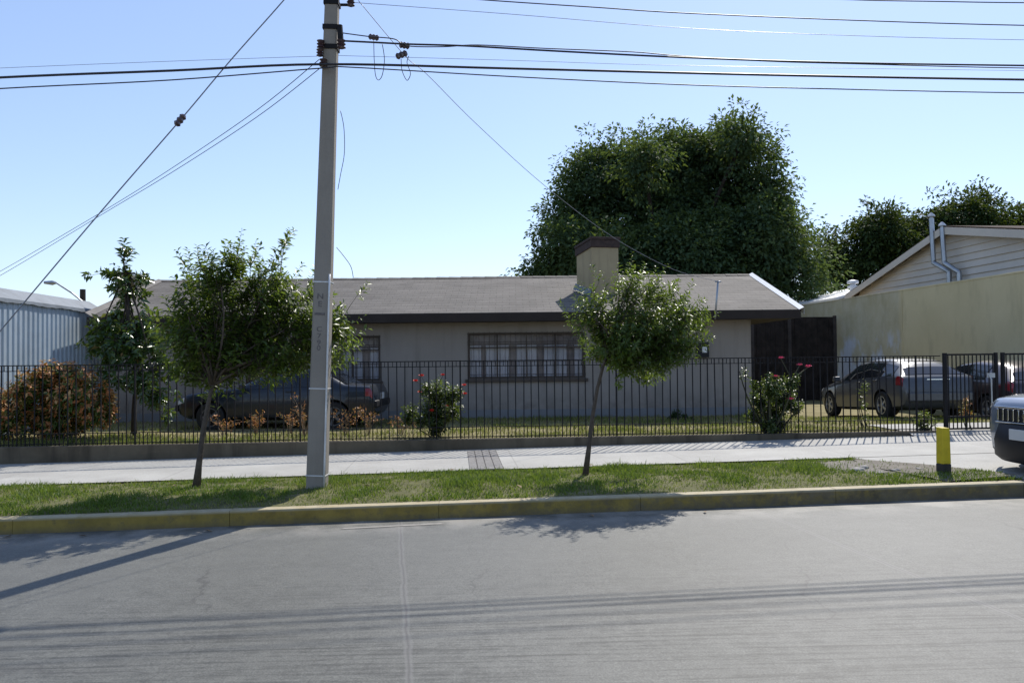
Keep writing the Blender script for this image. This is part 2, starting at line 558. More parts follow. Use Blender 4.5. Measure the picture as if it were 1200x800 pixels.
M['ink'] = simple('stencil_paint', (0.13, 0.115, 0.11), 0.8, var=0.4, scale=40)
M['wire'] = simple('cable_sheath', (0.028, 0.027, 0.034), 0.5)
M['wire_bare'] = simple('bare_conductor', (0.22, 0.23, 0.26), 0.4, metal=0.5)
M['porc'] = simple('insulator_glaze', (0.06, 0.035, 0.04), 0.2, spec=0.7)
M['steel'] = simple('galvanised_steel', (0.38, 0.40, 0.42), 0.4, metal=0.8, var=0.15)
M['band'] = simple('steel_strap', (0.6, 0.6, 0.6), 0.4, metal=0.3)
M['sheet'] = simple('corrugated_sheet', (0.36, 0.43, 0.49), 0.5, metal=0.25, var=0.12, scale=1.5, spec=0.5)
M['siding'] = simple('white_siding', (0.62, 0.555, 0.47), 0.6, var=0.07, scale=1.0)
M['trim_brown'] = simple('brown_trim', (0.055, 0.036, 0.026), 0.9, spec=.1)
M['yellow'] = simple('yellow_bollard_paint', (0.55, 0.42, 0.015), 0.5, var=0.15, scale=10)
M['black_base'] = simple('black_base_paint', (0.03, 0.028, 0.026), 0.6)
M['stone'] = simple('loose_stone', (0.30, 0.28, 0.25), 0.85, var=0.3, bump=0.4)
M['bark'] = simple('grey_bark', (0.085, 0.066, 0.05), 0.85, var=0.35, scale=18, bump=0.6, bscale=50)
M['bark_dark'] = simple('dark_bark', (0.035, 0.027, 0.021), 0.9, var=0.3, scale=10, bump=0.6)
M['stem'] = simple('rose_stem', (0.05, 0.05, 0.025), 0.8)
M['straw'] = simple('dry_stem', (0.22, 0.15, 0.085), 0.85, var=0.3)
M['leaf_street'] = leaf_mat('street_tree_leaf', [(0.0, (0.034, 0.066, 0.013)), (0.5, (0.068, 0.118, 0.022)), (0.85, (0.11, 0.155, 0.028)), (1.0, (0.17, 0.16, 0.04))], 0.46, 0.36)
M['leaf_walnut'] = leaf_mat('walnut_leaf', [(0.0, (0.040, 0.074, 0.038)), (0.6, (0.068, 0.112, 0.048)), (1.0, (0.11, 0.14, 0.052))], 0.30, 0.7, 0.2)
M['leaf_dark'] = leaf_mat('grove_leaf', [(0.0, (0.018, 0.038, 0.013)), (0.7, (0.034, 0.062, 0.018)), (1.0, (0.06, 0.085, 0.02))], 0.2, 0.7, 0.2)
M['leaf_magnolia'] = leaf_mat('glossy_leaf', [(0.0, (0.02, 0.045, 0.012)), (0.6, (0.045, 0.095, 0.02)), (0.88, (0.08, 0.13, 0.03)), (1.0, (0.20, 0.14, 0.06))], 0.25, 0.25, 0.6)
M['leaf_red'] = leaf_mat('rusty_leaf', [(0.0, (0.075, 0.13, 0.022)), (0.40, (0.15, 0.18, 0.035)), (0.56, (0.42, 0.155, 0.045)), (0.9, (0.58, 0.20, 0.07)), (1.0, (0.58, 0.34, 0.13))], 0.2, 0.5)
M['leaf_rose'] = leaf_mat('rose_leaf', [(0.0, (0.026, 0.046, 0.016)), (0.6, (0.055, 0.088, 0.024)), (1.0, (0.13, 0.15, 0.045))], 0.38, 0.38)
M['grass'] = leaf_mat('grass_blade', [(0.0, (0.068, 0.13, 0.018)), (0.42, (0.118, 0.185, 0.028)), (0.7, (0.18, 0.195, 0.052)), (1.0, (0.34, 0.29, 0.13))], 0.4, 0.5, 0.3)
M['grass_dry'] = leaf_mat('yard_grass_blade', [(0.0, (0.07, 0.11, 0.02)), (0.45, (0.16, 0.19, 0.045)), (0.75, (0.30, 0.26, 0.10)), (1.0, (0.42, 0.35, 0.18))], 0.35, 0.6, 0.2)
M['rose_red'] = simple('red_petal', (0.62, 0.035, 0.03), 0.6, var=0.2)
M['rose_pink'] = simple('pink_petal', (0.78, 0.10, 0.22), 0.6, var=0.2)
M['tyre'] = simple('tyre_rubber', (0.018, 0.018, 0.018), 0.8)
M['rim'] = simple('alloy_rim', (0.45, 0.46, 0.47), 0.35, metal=0.7, var=0.05)
M['rim_dull'] = simple('dull_wheel_cover', (0.10, 0.10, 0.10), 0.6)
M['chrome'] = simple('chrome', (0.75, 0.76, 0.78), 0.12, metal=1.0, var=0.02)
M['carglass'] = glass_mat('car_glass', (0.012, 0.015, 0.02), 1.0)
M['black_plastic'] = simple('black_plastic', (0.010, 0.010, 0.012), 0.55, spec=.3)
M['paint_taupe'] = simple('taupe_paint', (0.080, 0.084, 0.092), 0.36, metal=0.25, var=0.04, coat=0.5)
M['paint_navy'] = simple('navy_paint', (0.007, 0.012, 0.022), 0.35, metal=0.1, var=0.05, coat=0.4)
M['paint_silver'] = simple('silver_blue_paint', (0.15, 0.18, 0.23), 0.28, metal=0.35, var=0.04, coat=1.0)
M['paint_maroon'] = simple('maroon_paint', (0.025, 0.012, 0.018), 0.3, metal=0.2, var=0.05, coat=1.0)
M['lamp_red'] = simple('tail_lens', (0.22, 0.010, 0.014), 0.2, spec=0.7)
M['lamp_clear'] = simple('head_lens', (0.62, 0.63, 0.65), 0.12, spec=0.8)
M['plate'] = simple('number_plate', (0.55, 0.55, 0.54), 0.5, var=0.03)
M['plate_ink'] = simple('plate_ink', (0.05, 0.05, 0.05), 0.6)

# ------------------------------------------------------------------ setting: ground, road, pavement
rs = np.random.default_rng(7)


def sheet(name, s0, s1, t0, t1, h, mat, ns=2, nt=2, bumpy=0.0, crown=0.0, kind='structure', label=None, cat=None, grade=True, seed=1):
    r = np.random.default_rng(seed)
    ss, tt = np.meshgrid(np.linspace(s0, s1, ns), np.linspace(t0, t1, nt), indexing='ij')
    z = (GRADE * (ss - 0.6) if grade else 0) + h
    if bumpy: z = z + r.normal(0, bumpy, z.shape) * (np.abs(tt - (t0 + t1) / 2) < (t1 - t0) * 0.45)
    if crown: z = z + crown * (1 - ((tt - (t0 + t1) / 2) / ((t1 - t0) / 2)) ** 2)
    X = ss * CY - tt * SY; Y = ss * SY + tt * CY
    v = np.stack([X, Y, z], -1).reshape(-1, 3)
    i = np.arange(ns * nt).reshape(ns, nt)
    f = np.stack([i[:-1, :-1], i[1:, :-1], i[1:, 1:], i[:-1, 1:]], -1).reshape(-1, 4)
    o = np_mesh(name, v, f, mat)
    return tag(o, label, cat, None, kind)


T_K0, T_K1, T_S0, T_S1 = 8.68, 8.84, 11.0, 13.50
S_DRV = 6.55                     # kerb and grass end here, driveway begins

g = MB(); g.add([(-700, -300, -1.2), (700, -300, -1.2), (700, 900, -1.2), (-700, 900, -1.2)], [(0, 1, 2, 3)])
tag(g.build('ground', M['ground']), 'wide open ground beyond the street', 'ground', None, 'structure')
tag(sheet('road', -40, 40, 1.2, T_K0 + 0.05, 0.0, M['road'], 2, 2), 'grey concrete road with sealed slab joints', 'road')
tag(sheet('opposite_sidewalk', -40, 40, -2.0, 1.04, 0.15, M['sidewalk']), 'pavement on the near side of the street', 'pavement')
ok = MB()
for s in range(-40, 40, 1):
    ok.add([W(s + 0.004, 1.04, gz(s, -.2)), W(s + .996, 1.04, gz(s + 1, -.2)), W(s + .996, 1.2, gz(s + 1, -.2)), W(s + .004, 1.2, gz(s, -.2)),
            W(s + 0.004, 1.04, gz(s, .154)), W(s + .996, 1.04, gz(s + 1, .154)), W(s + .996, 1.2, gz(s + 1, .154)), W(s + .004, 1.2, gz(s, .154))],
           [(0, 3, 2, 1), (4, 5, 6, 7), (0, 1, 5, 4), (1, 2, 6, 5), (2, 3, 7, 6), (3, 0, 4, 7)])
tag(ok.build('opposite_kerb', M['wall_conc'], bevel=0.012), 'bare concrete kerb on the near side of the street', 'kerb', None, 'structure')
tag(sheet('sidewalk', -40, 40, T_S0, T_S1, 0.185, M['sidewalk'], 2, 2), 'pale concrete pavement along the fence', 'pavement')

# driveway apron: crosses the strip beside the bollard, lips over a dropped kerb
ap = MB()
pts = [(5.55, T_S0 - 0.01, .181), (6.75, 8.9, .13), (6.95, 8.62, .05), (12.5, 8.62, .05), (12.5, 8.9, .13), (12.5, T_S0 - 0.01, .181)]
ap.add([W(s, t, gz(s, h)) for s, t, h in pts], [(0, 1, 4, 5), (1, 2, 3, 4)])
tag(ap.build('driveway_apron', M['sidewalk']), 'concrete driveway apron sloping to the road beside the yellow bollard', 'driveway', None, 'structure')

# painted kerb, one long row of cast blocks
krt = bpy.data.objects.new('kerb', None)
kb = MB((0, 0, 0))
ke = MB()
rr = random.Random(3)
s = -20.0
while s < 6.9:
    e = s + 2.2
    dz = rr.uniform(-.002, .002); dt = rr.uniform(-.003, .003)
    a0, a1 = s + .0008, e - .0008
    kb.add([(a0, T_K0 + dt, gz(a0, -.15)), (a1, T_K0 + dt, gz(a1, -.15)), (a1, T_K1 + dt, gz(a1, -.15)), (a0, T_K1 + dt, gz(a0, -.15)),
            (a0, T_K0 + dt + .012, gz(a0, .158 + dz)), (a1, T_K0 + dt + .012, gz(a1, .158 + dz)), (a1, T_K1 + dt, gz(a1, .16 + dz)), (a0, T_K1 + dt, gz(a0, .16 + dz))],
           [(0, 3, 2, 1), (4, 5, 6, 7), (0, 1, 5, 4), (1, 2, 6, 5), (2, 3, 7, 6), (3, 0, 4, 7)])
    s = e
kerb = kb.build('kerb', M['kerb'], bevel=0.006)
kerb.rotation_euler = (0, 0, YAW)
tag(kerb, 'low kerb with worn yellow paint along the grass strip', 'kerb', None, 'structure')

# grass strip ground, with a bare grey patch round the bollard
sg = sheet('grass_strip', -24, 5.62, T_K1 - 0.01, T_S0 + 0.0, 0.160, M['soil'], 260, 18, 0.008, 0.035)
tag(sg, 'planted strip between kerb and pavement', 'verge')
dp = MB()
ring = [(5.5, 9.05), (5.5, 9.7), (5.5, 10.4), (5.5, 10.85), (5.56, 10.96), (6.05, 10.1), (6.62, 9.0), (5.6, 8.87)]
dp.add([W(5.3, 9.8, gz(5.3, .205))] + [W(s, t, gz(s, .197 if 8.95 < t < 10.8 else .172)) for s, t in ring], [(0, 1 + i, 1 + (i + 1) % 8) for i in range(8)])
tag(dp.build('dirt_patch', M['dirt']), 'bare grey dirt patch round the foot of the bollard', 'dirt', None, 'structure')

# darker warning tiles let into the pavement
tl = MB()
s0a, s1a = 0.17, 0.64
tl.add([W(s0a, T_S0 + .01, gz(s0a, .189)), W(s1a, T_S0 + .01, gz(s1a, .189)), W(s1a, T_S1 - .22, gz(s1a, .189)), W(s0a, T_S1 - .22, gz(s0a, .189))], [(0, 1, 2, 3)], 1)
nx, ny = 4, 19
for i in range(nx):
    for j in range(ny):
        a = s0a + .004 + i * (s1a - s0a) / nx; b = a + (s1a - s0a) / nx - .014
        c = T_S0 + .014 + j * 2.27 / ny; d = c + 2.27 / ny - .014
        tl.add([W(a, c, gz(a, .193)), W(b, c, gz(b, .193)), W(b, d, gz(b, .193)), W(a, d, gz(a, .193))], [(0, 1, 2, 3)], 0)
tag(tl.build('pavement_tiles', [M['tile'], M['grout']], fixn=False), 'band of grey square tiles set across the pavement', 'tiles', None, 'structure')

# garden ground
xs = np.linspace(-26, 30, 90); ys = np.linspace(13.3, 60, 70)
XX, YY = np.meshgrid(xs, ys, indexing='ij')
ss_, tt_ = XX * CY + YY * SY, -XX * SY + YY * CY
YYc = np.where(tt_ < 13.62, YY + (13.62 - tt_) / CY, YY)
ZZ = yard_z(XX, YYc) + rs.normal(0, 0.008, XX.shape)
ZZ = np.where(tt_ > 13.65, ZZ, yard_z(XX, YYc))
ii = np.arange(XX.size).reshape(XX.shape)
ff = np.stack([ii[:-1, :-1], ii[1:, :-1], ii[1:, 1:], ii[:-1, 1:]], -1).reshape(-1, 4)
tag(np_mesh('yard', np.stack([XX, YYc, ZZ], -1).reshape(-1, 3), ff, M['yard']), 'dry lawn and bare earth round the house', 'yard', None, 'structure')
dw = MB()
pts = [(7.85, 13.56), (12.9, 13.56), (12.9, 15.2), (7.9, 15.0)]
dw.add([W(s, t, 0.345) for s, t in pts] + [W(7.85, 13.3, gz(7.85, .19)), W(12.9, 13.3, gz(12.9, .19))], [(0, 1, 2, 3), (4, 5, 1, 0)])
tag(dw.build('driveway', M['sidewalk']), 'concrete driveway entering behind the sliding gate', 'driveway', None, 'structure')


# ------------------------------------------------------------------ grass blades
def blades(name, pos, h, lean, mat, width=0.006, seed=1, dryness=None):
    r = np.random.default_rng(seed)
    n = len(pos)
    a = r.uniform(0, 2 * PI, n)
    d = np.stack([np.cos(a), np.sin(a), np.zeros(n)], -1)
    w = np.stack([-np.sin(a + 0.6), np.cos(a + 0.6), np.zeros(n)], -1) * width
    hh = h[:, None]
    mid = pos + np.array([0, 0, .6]) * hh + d * hh * lean[:, None] * .35
    tip = pos + np.array([0, 0, 1.]) * hh + d * hh * lean[:, None]
    v = np.stack([pos - w, pos + w, mid + w * .7, mid - w * .7, tip], 1).reshape(-1, 3)
    b = np.arange(n)[:, None] * 5
    f = np.concatenate([b + np.array([[0, 1, 2]]), b + np.array([[0, 2, 3]]), b + np.array([[3, 2, 4]])], 0)
    var = np.clip(r.normal(.45, .22, n) if dryness is None else dryness + r.normal(0, .16, n), 0, 1)
    return np_mesh(name, v, f, mat, None, np.tile(var, 3))


def value_noise(x, y, seed, cell):
    r = np.random.default_rng(seed)
    G = r.random((256, 256))
    xi, yi = np.floor(x / cell).astype(int), np.floor(y / cell).astype(int)
    fx, fy = x / cell - xi, y / cell - yi
    fx, fy = fx * fx * (3 - 2 * fx), fy * fy * (3 - 2 * fy)
    g = lambda i, j: G[i % 256, j % 256]
    return (g(xi, yi) * (1 - fx) + g(xi + 1, yi) * fx) * (1 - fy) + (g(xi, yi + 1) * (1 - fx) + g(xi + 1, yi + 1) * fx) * fy


n = 95000
s_ = rs.uniform(-8.2, 6.5, n); t_ = rs.uniform(T_K1 + .0, T_S0 + .05, n)
lush = value_noise(s_, t_, 11, .55) * .6 + value_noise(s_, t_, 12, .18) * .4
edge = s_ < 5.55 + (T_S0 - t_) * .52
bare = np.hypot((s_ - 5.75) / .95, (t_ - 10.1) / .75)
bare2 = np.hypot((s_ + 3.1) / .5, (t_ - 10.35) / .25)
front = (t_ < 9.35) & (s_ > 4.3)
keep = edge & (rs.random(n) < np.clip(lush * 1.5 - .05, .12, 1)) & ((bare > 1 + .3 * (lush - .5)) | (rs.random(n) < .06) | (front & (lush > .42))) & ((bare2 > 1) | (rs.random(n) < .25))
s_, t_, lush = s_[keep], t_[keep], lush[keep]
crown = .035 * (1 - ((t_ - 9.92) / 1.09) ** 2)
pos = np.stack([s_ * CY - t_ * SY, s_ * SY + t_ * CY, GRADE * (s_ - .6) + .158 + np.clip(crown, 0, 1)], -1)
hb = rs.uniform(.015, .042, len(s_)) * (0.55 + 1.25 * np.clip(lush, .1, 1)) * np.where(rs.random(len(s_)) < .03, 1.8, 1)
for cs, ct, cr_ in ((1.95, 10.55, .3), (2.2, 10.75, .25), (3.9, 9.9, .4), (3.3, 10.5, .3), (-1.3, 10.0, .35), (-5.5, 10.3, .5), (.2, 9.6, .4), (-4.0, 9.5, .35)):
    hb = hb * (1 + .75 * np.exp(-((s_ - cs) ** 2 + (t_ - ct) ** 2) / cr_ ** 2))
tag(blades('verge_grass', pos, hb, rs.uniform(.2, 1.1, len(s_)), M['grass'], .0048, 3, .95 - 1.0 * lush),
    'short green grass growing along the kerb strip', 'grass', None, 'stuff')

n = 80000
x_ = rs.uniform(-9.5, 12, n); y_ = 13.2 + 5.6 * rs.random(n) ** 1.4
ts = -x_ * SY + y_ * CY; sx = x_ * CY + y_ * SY
lush = value_noise(x_, y_, 21, .9) * .6 + value_noise(x_, y_, 22, .25) * .4
keep = (ts > 13.68) & (rs.random(n) < np.clip(lush * 1.7 - .25, .05, 1)) & ((sx < 7.75) | (ts > 15.1)) & (y_ < np.where(x_ < 5.6, 18.65, 20)) & ((x_ > -1.2) | (y_ < 15.0) | (rs.random(n) < .2))
x_, y_, lush = x_[keep], y_[keep], lush[keep]
pos = np.stack([x_, y_, yard_z(x_, y_) - .005], -1)
hb = rs.uniform(.03, .09, len(x_)) * (.6 + .8 * lush)
tag(blades('yard_grass', pos, hb, rs.uniform(.2, 1.0, len(x_)), M['grass_dry'], .007, 5, 1.08 - .85 * lush),
    'sparse sunlit grass of the front yard behind the fence', 'grass', None, 'stuff')

for (pa, pb, tw) in (((398, 617.5), (521, 613), .07), ((828, 594), (950, 590), .09)):
    q0, q1 = P(*pa, 8.2), P(*pb, 8.2)
    r0_, r1_ = [ray(*c) for c in (pa, pb)]
    q0 = Vector((0, 0, EYE)) + r0_ * ((-EYE - .0) / r0_.z); q1 = Vector((0, 0, EYE)) + r1_ * ((-EYE + .0) / r1_.z)
    sa, ta = ST(q0.x, q0.y); sb, tb = ST(q1.x, q1.y)
    b = MB(); b.add([W(sa, ta, gz(sa, .004)), W(sb, tb, gz(sb, .004)), W(sb - .05, tb + tw, gz(sb, .004)), W(sa + .04, ta + tw, gz(sa, .004))], [(0, 1, 2, 3)])
    tag(b.build('road_patch', M['patch'], fixn=False), 'pale mortar smear on the road by the kerb', 'road', None, 'structure')

# loose stones, flower litter
for k, (s, t, r_) in enumerate([(5.0, 9.75, .07), (5.2, 9.95, .05), (5.4, 9.6, .045), (5.15, 9.5, .04), (5.75, 9.65, .035)]):
    b = MB()
    base = W(s, t, gz(s, .20))
    vs = []
    bm = bmesh.new(); bmesh.ops.create_icosphere(bm, subdivisions=2, radius=r_)
    rr2 = random.Random(k)
    off = [Vector((rr2.uniform(-1, 1), rr2.uniform(-1, 1), rr2.uniform(-1, 1))) for _ in range(4)]
    for v in bm.verts:
        q = v.co.normalized(); m_ = 1 + .25 * math.sin(3 * q.dot(off[0])) + .2 * math.sin(4 * q.dot(off[1]))
        v.co = Vector((v.co.x * m_ * 1.35, v.co.y * m_, v.co.z * .55 * m_))
    me = bpy.data.meshes.new('stone'); bm.to_mesh(me); bm.free()
    o = link_mesh('stone', me, M['stone'])
    o.location = base; o.rotation_euler = (0, 0, k * 1.3)
    tag(o, ['largest flat grey stone lying in the dirt near the bollard', 'grey stone just behind the largest one in the dirt patch', 'small grey stone between the largest stone and the bollard',
            'small stone on the kerb side of the largest stone', 'smallest stone beside the foot of the bollard'][k], 'stone', 'stones in the dirt patch')

# ------------------------------------------------------------------ low wall and iron fence
T_F = 13.56
WALL_TOP = 0.355
sg0, sg1 = -12.0, PT(1104, 500, T_F)[0]
lw = thing('low_wall', 'low stained concrete wall carrying the black iron fence', 'wall', W(sg0, T_F, 0), YAW)
b = MB(); b.box(0, sg1 - sg0 + .08, -.09, .07, -.5, WALL_TOP); b.build('wall_body', M['wall_conc'], lw, bevel=.012)

SP = 0.133
fence = thing('iron_fence', 'long black iron bar fence standing on the low concrete wall', 'fence', W(sg0, T_F, WALL_TOP), YAW)
top = 1.668 - WALL_TOP
panel = 20
s_ref = PT(539.5, 460, T_F)[0]
first = s_ref - math.ceil((s_ref - sg0) / (SP * panel)) * SP * panel
sp = first
fr = random.Random(5)
while sp < sg1 - .2:
    e = min(sp + panel * SP, sg1)
    m = MB()
    nb = int(round((e - sp) / SP))
    if sp + .3 > sg0 - 1:
        for hz, th in ((top - .008, .016), (top - .098, .012), (.195, .012), (.03, .014)):
            m.box(sp - sg0 + .0135, e - sg0 - .0135, -.011, .011, hz - th / 2, hz + th / 2)
        for k in range(1, nb):
            x = sp - sg0 + k * SP + fr.uniform(-.005, .005); w_ = fr.gauss(0, .006) if fr.random() < .85 else fr.gauss(0, .02)
            m.add([(x + a_ * .008 + q_ * w_, c_ * .0075, -.01 + q_ * (top - .007)) for q_ in (0, 1) for c_ in (-1, 1) for a_ in (-1, 1)], [(0, 2, 3, 1), (4, 5, 7, 6), (0, 1, 5, 4), (2, 6, 7, 3), (0, 4, 6, 2), (1, 3, 7, 5)])
        for k in range(nb):
            x = sp - sg0 + (k + .5) * SP
            m.box(x - .006, x + .006, -.0055, .0055, -.01, .188)
            m.box(x - .005, x + .005, -.0055, .0055, top - .093, top - .017)
        m.build('fence_panel', M['iron'], fence, fixn=False)
        p = MB(); p.box(sp - sg0 - .0125, sp - sg0 + .0125, -.0125, .0125, -.01, top + .004)
        p.build('post', M['iron'], fence)
    sp = e

# sliding gate across the driveway, with its heavy posts
gs0, gs1 = PT(1108, 470, T_F)[0], 12.6
gate = thing('driveway_gate', 'black barred gate closing the driveway behind the yellow bollard', 'gate', W(gs0, T_F, gz(gs0, .185)), YAW)
gt = 1.69 - gz(gs0, .185)
for px, w in ((1108, .028), (1168, .024), (1176, .026)):
    x = PT(px, 470, T_F)[0] - gs0
    p = MB(); p.box(x - w, x + w, -w, w, -.02, gt + .02); p.build('post', M['iron'], gate)
xa = [PT(px, 470, T_F)[0] - gs0 for px in (1108, 1168, 1176)]
for (x0, x1) in ((xa[0] + .031, xa[1] - .03), (xa[2] + .035, gs1 - gs0)):
    m = MB()
    for hz, th in ((gt - .01, .03), (.30, .03), (.09, .03)):
        m.box(x0, x1, -.014, .014, hz - th / 2, hz + th / 2)
    x = x0 + .03
    while x < x1 - .02:
        m.box(x - .0075, x + .0075, -.0075, .0075, .105, gt - .026)
        x += .075
    m.build('gate_leaf', M['iron'], gate, fixn=False)
lt = MB(); x = xa[1] - .07
lt.tube([(x - .01, -.03, .42), (x - .05, -.045, .40), (x - .05, -.045, .95), (x - .09, -.03, 1.02)], .012, 6)
lt.box(x - .12, x + .03, -.03, -.016, .98, 1.06)
lt.build('latch', M['steel'], gate)

# ------------------------------------------------------------------ the house
HX0, HX1, HY, HB = -9.60, 5.60, 18.80, 0.25
RX0, RX1, EY, RY, BY = -9.64, 6.56, 18.2, 22.0, 25.8
EZ, RZ = 2.74, 3.915
house = thing('bungalow', 'long pale bungalow with brown shingle roof behind the iron fence', 'house', (-1.5, HY, HB))
ho = house.location.copy()
slope = (RZ - EZ) / (RY - EY)
holes = [(-1.04, 1.71, 1.22, 2.30), (-4.42, -3.09, 1.20, 2.26), (-6.25, -5.45, 0.30, 2.30)]
b = MB(ho)
cuts = sorted({HX0, HX1} | {h[0] for h in holes} | {h[1] for h in holes})
for a, c in zip(cuts[:-1], cuts[1:]):
    h = next((h for h in holes if h[0] <= a and c <= h[1]), None)
    if h is None: b.box(a, c, HY, HY + .18, HB - .3, 2.66)
    else:
        if h[2] > .5: b.box(a, c, HY, HY + .18, HB - .3, h[2])
        b.box(a, c, HY, HY + .18, h[3], 2.66)
b.box(HX0, HX1, BY - .7, BY - .55, HB - .3, 2.66)
for x in (HX0, HX1 - .18):
    b.prism([(x, HY + .18, HB - .3), (x, BY - .7, HB - .3), (x, BY - .7, 2.70), (x, RY, RZ - .22), (x, HY + .18, 2.72)], (.18, 0, 0))
b.box(HX0 + .18, HX1 - .18, HY + .5, HY + .55, HB, 2.6, 1)      # dark panel standing in for the unlit room behind the windows
b.build('wall', [M['house'], M['dark_in']], house)
b = MB(ho)
b.box(HX0, -6.3, HY - .022, HY - .002, HB - .3, .50); b.box(-5.4, HX1 + .01, HY - .022, HY - .002, HB - .3, .50)
b.build('plinth', M['plinth'], house)

b = MB(ho)                                                       # roof slabs
th = .07
b.prism([(RX0, EY, EZ), (RX0, RY, RZ), (RX0, BY, EZ), (RX0, BY, EZ - th), (RX0, RY, RZ - th), (RX0, EY, EZ - th)], (RX1 - RX0, 0, 0))
roof = b.build('roof', M['roof'], house)
b = MB(ho); x = RX0
while x < RX1 - .05:
    x2 = min(x + .33, RX1); dz = rr.uniform(0, .008)
    b.add([(x, RY - .13, RZ - .13 * slope + .012 + dz), (x2, RY - .13, RZ - .13 * slope + .006 + dz), (x2, RY, RZ + .022 + dz), (x, RY, RZ + .03 + dz), (x2, RY + .13, RZ - .13 * slope + .006), (x, RY + .13, RZ - .13 * slope + .012)], [(0, 1, 2, 3), (3, 2, 4, 5)])
    x = x2
b.build('ridge_cap', M['roof'], roof, fixn=False)
b = MB(ho); b.box(RX0, RX1, EY - .03, EY - .002, 2.535, EZ - .012); b.build('fascia', M['fascia'], roof)
b = MB(ho); b.box(RX0, RX1 - .02, EY, HY - .003, 2.545, 2.565)
b.box(HX1 + .003, RX1 - .02, HY, BY, 2.545, 2.565); b.build('soffit', M['fascia'], roof)
b = MB(ho)                                                       # white metal verge along the gable edge
for (y0, z0, y1, z1) in ((EY - .06, EZ - .018, RY, RZ), (BY, EZ, RY, RZ)):
    b.add([(RX1 - .05, y0, z0 + .012), (RX1 + .06, y0, z0 + .065), (RX1 + .075, y0, z0 - .10), (RX1 - .05, y1, z1 + .012), (RX1 + .06, y1, z1 + .065), (RX1 + .075, y1, z1 - .10)],
          [(0, 1, 4, 3), (1, 2, 5, 4)])
b.build('verge_flashing', M['white_metal'], roof)
b = MB(ho)
b.prism([(RX0 - .06, 19.7, 2.6), (RX0 - .06, 26, 2.6), (RX0 - .06, 26, 3.88), (RX0 - .06, 19.7, 3.95)], (-.06, 0, 0), 0)
for k in range(18): b.box(RX0 - .06, RX0 - .045, 19.75 + k * .33, 19.78 + k * .33, 2.7, 3.87, 0)
b.build('parapet', M['boards'], house)
b = MB(ho)
b.add([(RX0 - .055, EY, EZ + .10), (RX0 + .09, EY, EZ + .012), (RX0 - .055, RY, RZ + .06), (RX0 + .09, RY, RZ + .012)], [(0, 1, 3, 2)])
b.build('wall_flashing', M['boards'], roof)

# chimney standing on the front slope, turned a little
cc = Vector((2.17, 20.15, 0)); rot = Matrix.Rotation(rad(24), 4, 'Z')
xf = Matrix.Translation(cc) @ rot
b = MB(ho)
b.box(-.385, .385, -.385, .385, 2.9, 4.42, 0, xf)
chim = b.build('chimney', M['chimney'], roof, bevel=.012)
b = MB(ho)
def crown_box(w, z0, z1):                                        # crown sags to the back corner
    vs = [(x, y, z) for z in (z0, z1) for y in (-w, w) for x in (-w, w)]
    vs = [xf @ Vector((x, y, z - (.16 if (x < 0 and y > 0) else .02 if x < 0 else .03 if y > 0 else 0))) for x, y, z in vs]
    b.add(vs, [(0, 2, 3, 1), (4, 5, 7, 6), (0, 1, 5, 4), (2, 6, 7, 3), (0, 4, 6, 2), (1, 3, 7, 5)])
crown_box(.415, 4.42, 4.61); crown_box(.43, 4.612, 4.68)
b.build('chimney_crown', M['brick'], roof, bevel=.012)
b = MB(ho)
zr = lambda y: EZ + (y - EY) * slope
for q in (-1, 1):
    a0 = xf @ Vector((q * .40, -.40, 0)); a1 = xf @ Vector((q * .40, .42, 0)); a2 = xf @ Vector((q * .47, -.43, 0)); a3 = xf @ Vector((q * .47, .43, 0))
    b.add([(a0.x, a0.y, zr(a0.y) + .17), (a1.x, a1.y, zr(a1.y) + .17), (a3.x, a3.y, zr(a3.y) + .02), (a2.x, a2.y, zr(a2.y) + .02)], [(0, 1, 2, 3)])
b.build('chimney_flashing', M['capping'], roof, fixn=False)


